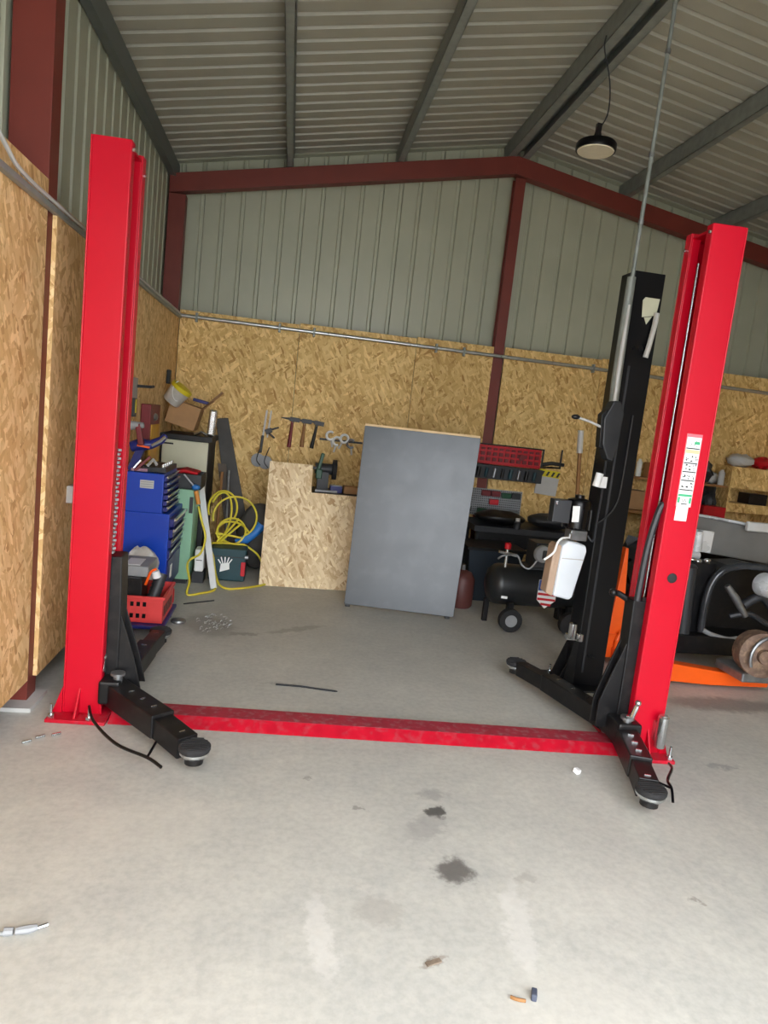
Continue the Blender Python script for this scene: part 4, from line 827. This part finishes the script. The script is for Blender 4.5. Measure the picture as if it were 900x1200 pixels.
for k in range(5): a_ = math.radians(125 - k * 17); p_ = Vector((hx - .03 + k * .018, hy - .0015, hz + .028 + .002 * k)); q_ = p_ + Vector((math.cos(a_), 0, math.sin(a_))) * (.045, .06, .065, .058, .045)[k]; mb.bar(tuple(p_), tuple(q_), .010, .003, (0, 1, 0))
mb.build('handprint', M['white'], t)
MB().box(-.315, -.275, 6.205, 6.22, .06, .19).build('latch', M['redp'], t, bevel=.006); MB().cyl((-.285, 6.2, .24), (-.255, 6.2, .24), .02, n=10).build('hinge', M['steel'], t)
t = thing('white_canister', (-.755, 6.0, 0), 'white plastic container on a dark block beside the mint stand', 'container')
MB().box(-.715, -.635, 6.10, 6.25, .10, .30).build('container', M['white'], t, bevel=.012); MB().box(-.725, -.625, 6.09, 6.26, 0, .10).build('block', M['charcoal'], t, bevel=.003)
mb = MB(); mb.box(-.70, -.65, 6.098, 6.10, .20, .206); mb.build('label_line', M['ink'], t)
t = thing('claw_tool', (-.79, 6.1, 1.0), 'blue headed tool with an orange grip hung beside the red pliers', 'tool')
MB().ball((-.735, 5.99, .86), .033, (1.1, .7, .8)).build('head', M['lightblue'], t, smooth=True); MB().tube([(-.73, 5.985, .83), (-.70, 5.975, .72)], [.02, .018], 10).build('grip', M['orange'] if False else mat('amber_plastic', (214, 140, 50), .5), t, smooth=True)
MB().tube([(-.84, 6.0, .96), (-.75, 5.985, .87)], .01, 8).build('shaft', M['steel'], t)

# yellow air hose: floor run, rise and hanging coil
t = thing('air_hose', (-.5, 6.3, 0), 'yellow air hose coiled over the teal case and trailing on the floor', 'hose')
r_ = .0095; H = []
def Yp(*p): H.append(p)
path = [(-.699, 5.97, .70), (-.66, 5.95, .58), (-.62, 5.95, .44), (-.65, 5.95, .30), (-.73, 5.95, .24), (-.74, 5.85, .20), (-.70, 5.75, .10), (-.70, 5.66, .012), (-.60, 5.72, .011), (-.50, 5.88, .011), (-.53, 6.08, .06), (-.60, 6.12, .22), (-.60, 6.14, .30)]
MB().smooth_tube(path, r_, 8).build('hose_run', M['hose'], t, smooth=True)
path = [(-.60, 6.16, .315), (-.56, 6.14, .24), (-.53, 6.10, .12), (-.48, 6.0, .03), (-.40, 5.93, .011), (-.28, 5.98, .011), (-.14, 6.10, .011), (-.05, 6.22, .011)]
MB().smooth_tube(path, r_, 8).build('hose_run', M['hose'], t, smooth=True)
def loop(cx, cz, rx, rz, y, a0, a1, tilt=0, n=26):
    return [(cx + rx * math.cos(a) * math.cos(tilt) - rz * math.sin(a) * math.sin(tilt), y + .03 * math.sin(a * 1.3), cz + rx * math.cos(a) * math.sin(tilt) + rz * math.sin(a) * math.cos(tilt)) for a in [a0 + (a1 - a0) * k / n for k in range(n + 1)]]
for cx, cz, rx, rz, y, a0, a1, ti in ((-.42, .55, .20, .19, 6.50, -1.1, 3.3, .1), (-.54, .62, .13, .16, 6.53, -.6, 3.6, 0), (-.44, .42, .13, .12, 6.45, 0, 6.2, .2), (-.42, .40, .15, .10, 6.48, .5, 6.6, -.3), (-.56, .55, .10, .22, 6.51, -.9, 2.6, -.1)):
    MB().smooth_tube(loop(cx, cz, rx, rz, y, a0, a1, ti), r_, 8, 2).build('hose_loop', M['hose'], t, smooth=True)
for p_ in ([(-.56, 6.42, .32), (-.46, 6.42, .44), (-.38, 6.43, .55)], [(-.58, 6.42, .40), (-.48, 6.42, .39), (-.34, 6.43, .37)], [(-.62, 6.42, .30), (-.50, 6.40, .315), (-.38, 6.42, .31), (-.30, 6.44, .30), (-.18, 6.44, .22), (-.12, 6.42, .12)], [(-.55, 6.42, .30), (-.46, 6.41, .40), (-.36, 6.42, .50)]):
    MB().smooth_tube(p_, r_, 8).build('hose_loop', M['hose'], t, smooth=True)

# ------------------------------------------------------------------ right side: hoist, car front, shelves
t = thing('pallet_truck', (2.8, 4.6, 0), 'orange workshop hoist with low legs under the dismantled car front', 'hoist')
mb = MB(); mb.prism([(2.46, 4.22, .05), (3.07, 4.22, .025), (3.5, 4.22, .03), (3.5, 4.22, .085), (3.02, 4.22, .135), (2.75, 4.22, .165), (2.46, 4.22, .17)], (0, .10, 0)); mb.build('leg', M['orange'], t, bevel=.006)
mb = MB(); mb.bar((3.35, 5.0, .08), (2.5, 5.05, .08), .10, .07); mb.bar((2.52, 4.30, .10), (2.52, 5.0, .10), .08, .08); mb.build('leg', M['orange'], t, bevel=.006)
mb = MB(); mb.prism([(2.44, 4.60, .08), (2.60, 4.60, .08), (2.545, 4.60, .42), (2.505, 4.60, .88), (2.485, 4.60, .88)], (0, .06, 0)); mb.prism([(2.42, 4.58, .06), (2.56, 4.58, .06), (2.53, 4.58, .24), (2.42, 4.58, .24)], (0, .015, 0)); mb.build('mast_plate', M['orange'], t, bevel=.004)
for x, y in ((2.50, 4.34), (3.45, 4.34), (2.50, 5.10), (3.30, 5.10)): MB().cyl((x, y - .0, .04), (x, y + .03, .04), .04, n=16).build('wheel', M['rubber'], t)
mb = MB(); mb.tube([(2.50, 4.58, .10), (2.50, 4.56, .20), (2.52, 4.56, .26), (2.56, 4.56, .26), (2.57, 4.56, .14)], .014, 8); mb.build('hook_ring', M['orange'], t)
mb = MB(); mb.cyl((2.54, 4.535, .20), (2.53, 4.535, .28), .012, n=8); mb.build('pin', M['chrome'], t)

t = thing('stripped_car', (3.6, 4.9, .2), 'dismantled car front with silver panel and black wheel arch resting on the orange legs', 'car part')
# dusty grey panel, silver corner pillar, tab
mb = MB(); mb.prism([(3.05, 5.0, .86), (4.1, 4.92, .78), (4.1, 4.92, 1.03), (3.9, 4.93, 1.08), (3.2, 4.99, 1.13), (3.10, 5.0, 1.10)], (0, .03, 0)); mb.build('rear_panel', M['panelgrey'], t, bevel=.01)
MB().smooth_tube([(3.13, 4.96, .88), (3.13, 4.96, 1.08), (3.17, 4.96, 1.125), (3.30, 4.95, 1.13), (3.9, 4.90, 1.075), (4.1, 4.89, 1.03)], .012, 8).build('panel_edge', M['silver'], t, smooth=True)
mb = MB(); mb.box(3.60, 3.80, 4.86, 4.90, 1.055, 1.13); mb.build('hinge_tab', M['lightgrey'], t, bevel=.01)
mb = MB(); mb.cyl((3.065, 4.80, .86), (3.045, 4.80, 1.10), .045, n=16); mb.cyl((3.165, 4.80, .87), (3.155, 4.80, 1.03), .035, n=16); mb.rbox((3.19, 4.83, .95), (.22, .02, .17), (0, 2, 0)); mb.build('bracket', M['silver'], t, bevel=.006)
mb = MB(); mb.tube([(2.98, 4.80, .83), (3.05, 4.79, .85), (3.18, 4.79, .84)], [.03, .045, .03], 12); mb.build('crossmember', M['silver'], t, smooth=True)
# wheel arch: swept black shell with glossy rim
arc = [(3.22, 4.66, .28), (3.215, 4.66, .45), (3.23, 4.66, .62), (3.28, 4.65, .74), (3.38, 4.64, .80), (3.55, 4.62, .82), (3.75, 4.60, .80), (4.0, 4.58, .74)]
mb = MB(); prev = None
for k in range(len(arc) - 1):
    a_, b_ = Vector(arc[k]), Vector(arc[k + 1]); mb.hexa([tuple(a_), tuple(b_), tuple(b_ + Vector((0, .30, 0))), tuple(a_ + Vector((0, .30, 0)))], [tuple(v + (Vector((3.75, v.y, .35)) - v).normalized() * .02) for v in (a_, b_, b_ + Vector((0, .30, 0)), a_ + Vector((0, .30, 0)))])
mb.build('wheel_arch', M['black_gloss'], t, smooth=True)
MB().smooth_tube(arc, .028, 10).build('arch_rim', mat('scuffed_black_gloss', (62, 64, 68), .16, .3, .3, 14), t, smooth=True)
MB().smooth_tube([(3.22, 4.64, .30), (3.30, 4.63, .27), (3.42, 4.62, .25), (3.5, 4.62, .26)], .018, 8).build('lower_rim', M['grey'], t, smooth=True)
mb = MB(); mb.prism([(3.26, 4.90, .24), (4.0, 4.88, .24), (4.0, 4.88, .80), (3.35, 4.90, .78)], (0, .05, 0)); mb.build('liner', M['black'], t, bevel=.01)
MB().tube([(3.34, 4.62, .66), (3.42, 4.61, .57), (3.52, 4.60, .44)], [.022, .03, .022], 12).build('strut', M['steel'], t, smooth=True)
mb = MB(); mb.smooth_tube([(3.5, 4.62, .52), (3.62, 4.60, .60), (3.74, 4.60, .52), (3.86, 4.62, .58)], .035, 10); mb.smooth_tube([(3.42, 4.64, .42), (3.55, 4.6, .46), (3.7, 4.58, .40), (3.85, 4.6, .45)], .022, 8); mb.build('hose_bundle', M['charcoal'], t, smooth=True)
mb = MB(); mb.lathe([(0, 0), (.06, .0), (.085, .03), (.09, .12), (0, .13)], (3.60, 4.46, .70), axis=(0, 1, 0), n=24); mb.build('drive_cover', M['silver'], t, smooth=True)
mb = MB(); mb.cyl((3.08, 4.68, .25), (3.05, 4.68, .76), .055, n=20); mb.lathe([(.058, 0), (.06, .01), (.04, .03), (0, .03)], (3.05, 4.68, .76), n=20); mb.build('damper', M['charcoal'], t, smooth=True)
mb = MB(); mb.box(2.78, 3.30, 4.72, 4.95, .12, .80); mb.box(2.78, 4.1, 4.60, 4.95, .12, .26); mb.build('subframe_dark_fill', M['black'], t, bevel=.01)  # subframe, plus a low black box added to darken the gap below
for k in range(4): MB().ball((3.02 + k * .06, 4.72 - .02 * (k % 2), .81 + .012 * (k % 2)), .022, (1.3, 1, .8)).build('bright_fitting', M['chrome'], t, smooth=True)
t = thing('brake_drum', (3.45, 4.1, 0), 'rusty brown brake drum in front of the black wheel arch', 'car part')
MB().lathe([(.0, 0), (.13, .0), (.15, .015), (.155, .12), (.15, .14), (.11, .15), (.05, .16), (.045, .19), (0, .19)], (3.27, 4.13, .325), axis=(-.25, -1, .05), n=36).build('drum', M['rust'], t, smooth=True)
mb = MB(); mb.box(3.12, 3.42, 4.0, 4.30, .138, .20); mb.build('carrier', M['steel'], t, bevel=.01)
MB().tube([(3.27 + .145 * math.cos(k * PI / 14), 3.965 , .325 + .145 * math.sin(k * PI / 14)) for k in range(0, 17)], .012, 8).build('rim_ring', M['steel'], t, smooth=True)

# strand board shelf unit on the back wall at the far right
t = thing('shelf_unit', (5.1, 7.05, 0), 'strand board shelf unit against the back wall at the far right', 'shelves')
MB().box(4.84, 4.858, 6.95, 7.255, 0, 1.52).build('side_panel', M['osb'], t); MB().box(5.385, 5.403, 6.95, 7.255, 0, 1.52).build('side_panel', M['osb'], t)
for z in (.62, 1.10, 1.28, 1.50): MB().box(4.858, 5.385, 6.95, 7.255, z, z + .018).build('shelf', M['osb'], t)
MB().box(4.858, 5.385, 6.945, 6.95, 1.30, 1.50).build('front_panel', M['osb'], t); MB().box(4.858, 5.385, 6.945, 6.95, 1.02, 1.10).build('front_strip', M['osb'], t)
t = thing('bench_shelf', (4.1, 7.0, 0), 'long cluttered bench along the back wall behind the right red post', 'bench')
MB().box(3.50, 4.82, 6.75, 7.25, .92, .95).build('bench_top', M['wood_brown'], t, bevel=.002); MB().box(3.50, 4.82, 6.80, 7.25, .45, .47).build('shelf', M['wood_brown'], t)
for x in (3.53, 4.75):
    for y in (6.78, 7.18): MB().box(x, x + .05, y, y + .05, 0, .92).build('leg', M['wood_brown'], t)
def item(name, c, kind, m, label, cat, s=(.1, .1, .1), grp=None):
    x, y, z = c
    if kind == 'box': o = MB().box(x - s[0] / 2, x + s[0] / 2, y - s[1] / 2, y + s[1] / 2, z, z + s[2]).build(name, m, None, base=c, bevel=.006)
    elif kind == 'can': o = MB().lathe([(s[0] / 2 * .95, 0), (s[0] / 2, .006), (s[0] / 2, s[2] * .8), (s[0] / 3, s[2] * .9), (s[0] / 4, s[2]), (0, s[2])], c, n=16).build(name, m, None, base=c, smooth=True)
    else: random.seed(int(x * 100)); o = MB().ball((x, y, z + s[2] / 2), 1, (s[0] / 2, s[1] / 2, s[2] / 2), 18, s[2] * .10).build(name, m, None, base=c, smooth=True)
    return tag(o, label, cat, grp)
item('grey_sack', (5.0, 7.08, 1.52), 'lump', M['lightgrey'], 'pale grey bag lying on top of the strand board shelf unit', 'bag', (.30, .25, .14))
item('red_cloth', (5.27, 7.08, 1.52), 'lump', M['redp'], 'red cloth on the right end of the shelf unit top', 'cloth', (.20, .25, .13))
item('black_box', (5.22, 7.06, 1.119), 'box', M['black'], 'black box in the open shelf slot of the shelf unit', 'box', (.22, .2, .12))
item('white_bottle', (4.75, 6.99, 1.299), 'can', M['lightgrey'], 'pale bottle on the crowded wall shelf left of the shelf unit', 'bottle', (.07, .07, .17))
sh_ = thing('wall_shelf', (4.3, 7.15, 1.28), 'dark wooden wall shelf crowded with dark items behind the right red post', 'shelf')
MB().box(3.55, 4.82, 6.95, 7.255, 1.275, 1.298).build('board', M['wood_brown'], sh_); MB().box(3.60, 3.62, 7.0, 7.255, 1.20, 1.275).build('bracket', M['charcoal'], sh_); MB().box(4.70, 4.72, 7.0, 7.255, 1.20, 1.275).build('bracket', M['charcoal'], sh_)
item('black_helmet', (4.56, 7.08, 1.299), 'lump', M['charcoal'], 'dark rounded bundle on the wall shelf beside the pale bottle', 'bundle', (.22, .2, .26))
item('yellow_bottle', (3.72, 7.08, 1.299), 'can', M['yellow'], 'yellow bottle on the left part of the wall shelf', 'bottle', (.07, .07, .20))
item('spray_can', (3.82, 7.08, 1.299), 'can', M['white'], 'white spray can beside the yellow bottle on the wall shelf', 'can', (.06, .06, .19))
item('spray_can', (3.63, 7.08, 1.299), 'can', M['charcoal'], 'dark spray can left of the yellow bottle', 'can', (.06, .06, .19))
item('parts_box', (4.05, 7.08, 1.299), 'box', M['cardboard'], 'brown parts box in the middle of the wall shelf', 'box', (.24, .2, .16))
item('parts_box', (4.32, 7.08, 1.299), 'box', M['charcoal'], 'dark parts box on the wall shelf right of the brown one', 'box', (.2, .2, .2))
item('cardboard_box', (3.75, 7.0, .95), 'box', M['cardboard'], 'brown box on the cluttered bench between the black post and red post', 'box', (.26, .25, .2))
item('tin', (4.0, 6.95, .95), 'can', M['lightgrey'], 'pale tin on the cluttered bench beside the brown box', 'tin', (.11, .11, .13))
item('red_toolbox', (4.60, 6.86, .95), 'box', M['redp'], 'red toolbox on the cluttered bench near the shelf unit', 'toolbox', (.26, .16, .12))
item('engine_part', (4.35, 6.98, .97), 'lump', M['rust'], 'rusty engine part on the cluttered bench', 'car part', (.24, .22, .22))
item('black_crate', (3.62, 6.3, 0), 'box', M['black'], 'black crate on the floor before the cluttered bench', 'crate', (.55, .4, .62))
item('rubber_mat_roll', (3.0, 6.25, 0), 'can', M['charcoal'], 'dark drum on the floor behind the black post', 'drum', (.42, .42, .75))
item('grey_bundle', (3.2, 5.6, 0), 'lump', M['charcoal'], 'dark covered heap on the floor behind the orange hoist', 'heap', (.6, .5, .78))
item('storage_chest', (4.5, 5.9, 0), 'box', M['black'], 'large black chest behind the dismantled car front', 'chest', (.9, .5, .95))
item('metal_pot', (3.32, 6.9, .66), 'can', M['steel'], 'dull metal pot on the right end of the low bench', 'pot', (.13, .13, .14))

item('white_bag', (4.75, 7.16, 1.299), 'lump', M['plastic_wrap'], 'crumpled grey bag behind the pale bottle on the wall shelf', 'bag', (.13, .13, .13))
item('oil_can', (4.15, 7.1, .951), 'can', M['charcoal'], 'dark oil can on the cluttered bench beside the pale tin', 'can', (.10, .10, .2))
item('black_case', (4.25, 7.0, .471), 'box', M['black'], 'black case on the lower shelf of the cluttered bench', 'case', (.5, .35, .25))
item('dark_jacket', (4.70, 7.12, .951), 'lump', M['charcoal'], 'dark jacket heaped at the right end of the cluttered bench', 'jacket', (.2, .22, .26))
# ------------------------------------------------------------------ small things on the floor
random.seed(5)
mb = MB()
for k in range(60):
    a_ = random.uniform(0, 2 * PI); q = random.random() ** .7; x, y = -.42 + .13 * q * math.cos(a_), 4.97 + .22 * q * math.sin(a_); s_ = random.uniform(.005, .013)
    mb.smooth_tube([(x, y, .003), (x + s_, y + s_ * .5, .006 + s_ * .6), (x + s_ * 1.4, y + s_ * 1.5, .004)], .0018, 4, 2)
tag(mb.build('metal_shavings', M['steel'], None, base=(-.42, 4.97, 0)), 'scatter of bright metal shavings on the floor by the left post', 'shavings', kind='stuff')
tag(MB().cyl((-.69, 5.40, .006), (-.47, 5.55, .006), .005, n=6).build('welding_rod', M['charcoal'], None, base=(-.6, 5.47, 0)), 'thin dark rod lying on the floor near the yellow hose', 'rod')
tag(MB().smooth_tube([(.06, 3.885, .006), (.13, 3.875, .008), (.22, 3.865, .008), (.30, 3.85, .006), (.42, 3.83, .004)], [.006] * 24 + [.003], 6).build('thin_stick', M['charcoal'], None, base=(.2, 3.87, 0), smooth=True), 'thin dark stick lying on the floor behind the red cover plate', 'stick')
t = thing('cable_end', (-.65, 1.93, 0), 'grey cable with a plug lying on the floor at the left edge', 'cable')
MB().smooth_tube([(-.95, 1.90, .008), (-.80, 1.915, .008), (-.68, 1.93, .008), (-.66, 1.93, .009)], .006, 8).build('cable', M['grey'], t, smooth=True)
mb = MB(); mb.tube([(-.685, 1.93, .012), (-.66, 1.932, .012)], [.013, .011], 8); mb.tube([(-.655, 1.933, .012), (-.62, 1.94, .012), (-.60, 1.95, .011)], [.010, .013, .009], 8); mb.build('plug', M['grey'], t, smooth=True)
tag(MB().cyl((-.60, 1.95, .008), (-.575, 1.965, .008), .006, n=8).build('plug_tip', M['chrome'], None, base=(-.59, 1.955, 0)), 'bright tip at the end of the cable plug', 'plug')
tag(MB().rbox((.845, 1.685, .012), (.016, .03, .022), (0, 0, -20)).build('rubber_chip', mat('slate_rubber', (66, 72, 88), .6), None, base=(.845, 1.685, 0), bevel=.003), 'dark slate chip standing on the floor near the bottom edge', 'chip')
tag(MB().smooth_tube([(.775, 1.685, .006), (.79, 1.675, .007), (.815, 1.67, .006)], .005, 6).build('wood_splinter', M['wood_brown'], None, base=(.79, 1.68, 0)), 'tiny brown splinter beside the dark slate chip', 'splinter')
tag(MB().rbox((1.54, 2.985, .012), (.03, .028, .022), (10, 8, 30)).build('paper_scrap', M['white'], None, base=(1.54, 2.985, 0), bevel=.003), 'small crumpled white scrap on the floor between the arms', 'scrap')
for k, (x, y) in enumerate(((-1.03, 3.08), (-.99, 3.13), (-.93, 3.16))):
    o = tag(MB().cyl((x - .016, y - .012, .008), (x + .016, y + .012, .008), .007, n=8).build('loose_bolt', M['chrome'], None, base=(x, y, 0)), ('loose bolt on the floor farthest from the left post base', 'loose bolt on the floor, middle one of three by the left post', 'loose bolt on the floor nearest the left post base')[k], 'bolt', 'loose bolts by the left post')
tag(MB().rbox((.575, 1.815, .004), (.05, .016, .004), (0, 0, 20)).build('leaf', mat('dry_leaf', (120, 106, 92), .8, 0, .3, 60), None, base=(.575, 1.815, 0)), 'dry brown leaf scrap on the concrete in the foreground', 'leaf')

# ------------------------------------------------------------------ sky, camera, exposure
W = bpy.data.worlds.new('overcast'); S.world = W; W.use_nodes = True; nt = W.node_tree; nt.nodes.clear()
out = N(nt, 'ShaderNodeOutputWorld'); bg = N(nt, 'ShaderNodeBackground'); tc = N(nt, 'ShaderNodeTexCoord'); sp = N(nt, 'ShaderNodeSeparateXYZ')
nt.links.new(tc.outputs['Generated'], sp.inputs[0])
mr = N(nt, 'ShaderNodeMapRange'); mr.inputs[1].default_value = 0; mr.inputs[2].default_value = 1; mr.inputs[3].default_value = .85; mr.inputs[4].default_value = 1.3; nt.links.new(sp.outputs[2], mr.inputs[0])
no = N(nt, 'ShaderNodeTexNoise'); no.inputs['Scale'].default_value = 2.5; no.inputs['Detail'].default_value = 5; nt.links.new(tc.outputs['Generated'], no.inputs['Vector'])
cl = ramp(nt, no.outputs['Fac'], [(.35, (.86, .92, 1.0, 1)), (.65, (1.0, 1.0, .99, 1))])
nt.links.new(cl, bg.inputs[0]); nt.links.new(math_(nt, 'MULTIPLY', mr.outputs[0], 7.0), bg.inputs[1]); nt.links.new(bg.outputs[0], out.inputs[0])

F_, YAW, PIT, ROL, HC = 805.24, .149486, .132111, .110336, 1.6
cd = bpy.data.cameras.new('camera'); cam = bpy.data.objects.new('camera', cd); COL.objects.link(cam)
cd.sensor_fit = 'VERTICAL'; cd.sensor_height = 36; cd.lens = F_ / 1200 * 36; cd.clip_start = .02
def rotm(y, p, r):
    cy, sy, cp, sp_, cr, sr = math.cos(y), math.sin(y), math.cos(p), math.sin(p), math.cos(r), math.sin(r)
    Ry = Matrix(((cy, -sy, 0), (sy, cy, 0), (0, 0, 1))); B = Matrix(((1, 0, 0), (0, 0, -1), (0, 1, 0)))
    Rp = Matrix(((1, 0, 0), (0, cp, -sp_), (0, sp_, cp))); Rr = Matrix(((cr, -sr, 0), (sr, cr, 0), (0, 0, 1)))
    return Rr @ Rp @ B @ Ry
R3 = rotm(YAW, PIT, ROL)
m4 = Matrix((( R3[0][0], -R3[1][0], -R3[2][0], 0), (R3[0][1], -R3[1][1], -R3[2][1], 0), (R3[0][2], -R3[1][2], -R3[2][2], HC), (0, 0, 0, 1)))
cam.matrix_world = m4; S.camera = cam
S.view_settings.view_transform = 'Standard'; S.view_settings.look = 'None'; S.view_settings.gamma = 1; S.view_settings.exposure = 0.42
S.view_settings.use_curve_mapping = False
S.cycles.use_denoising = True; S.cycles.max_bounces = 10; S.cycles.diffuse_bounces = 7; S.cycles.sample_clamp_indirect = 12
for o in list(bpy.data.objects):
    if o.name.split('.')[0] in ('stand', 'gusset', 'coupler', 'chrome_scuff', 'green_heading', 'carriage_gusset', 'anchor_bolts', 'hinge_glint', 'carriage_gusset') and o.type == 'MESH': explode(o)
for o in bpy.data.objects:
    if '_base' in o.keys(): del o['_base']
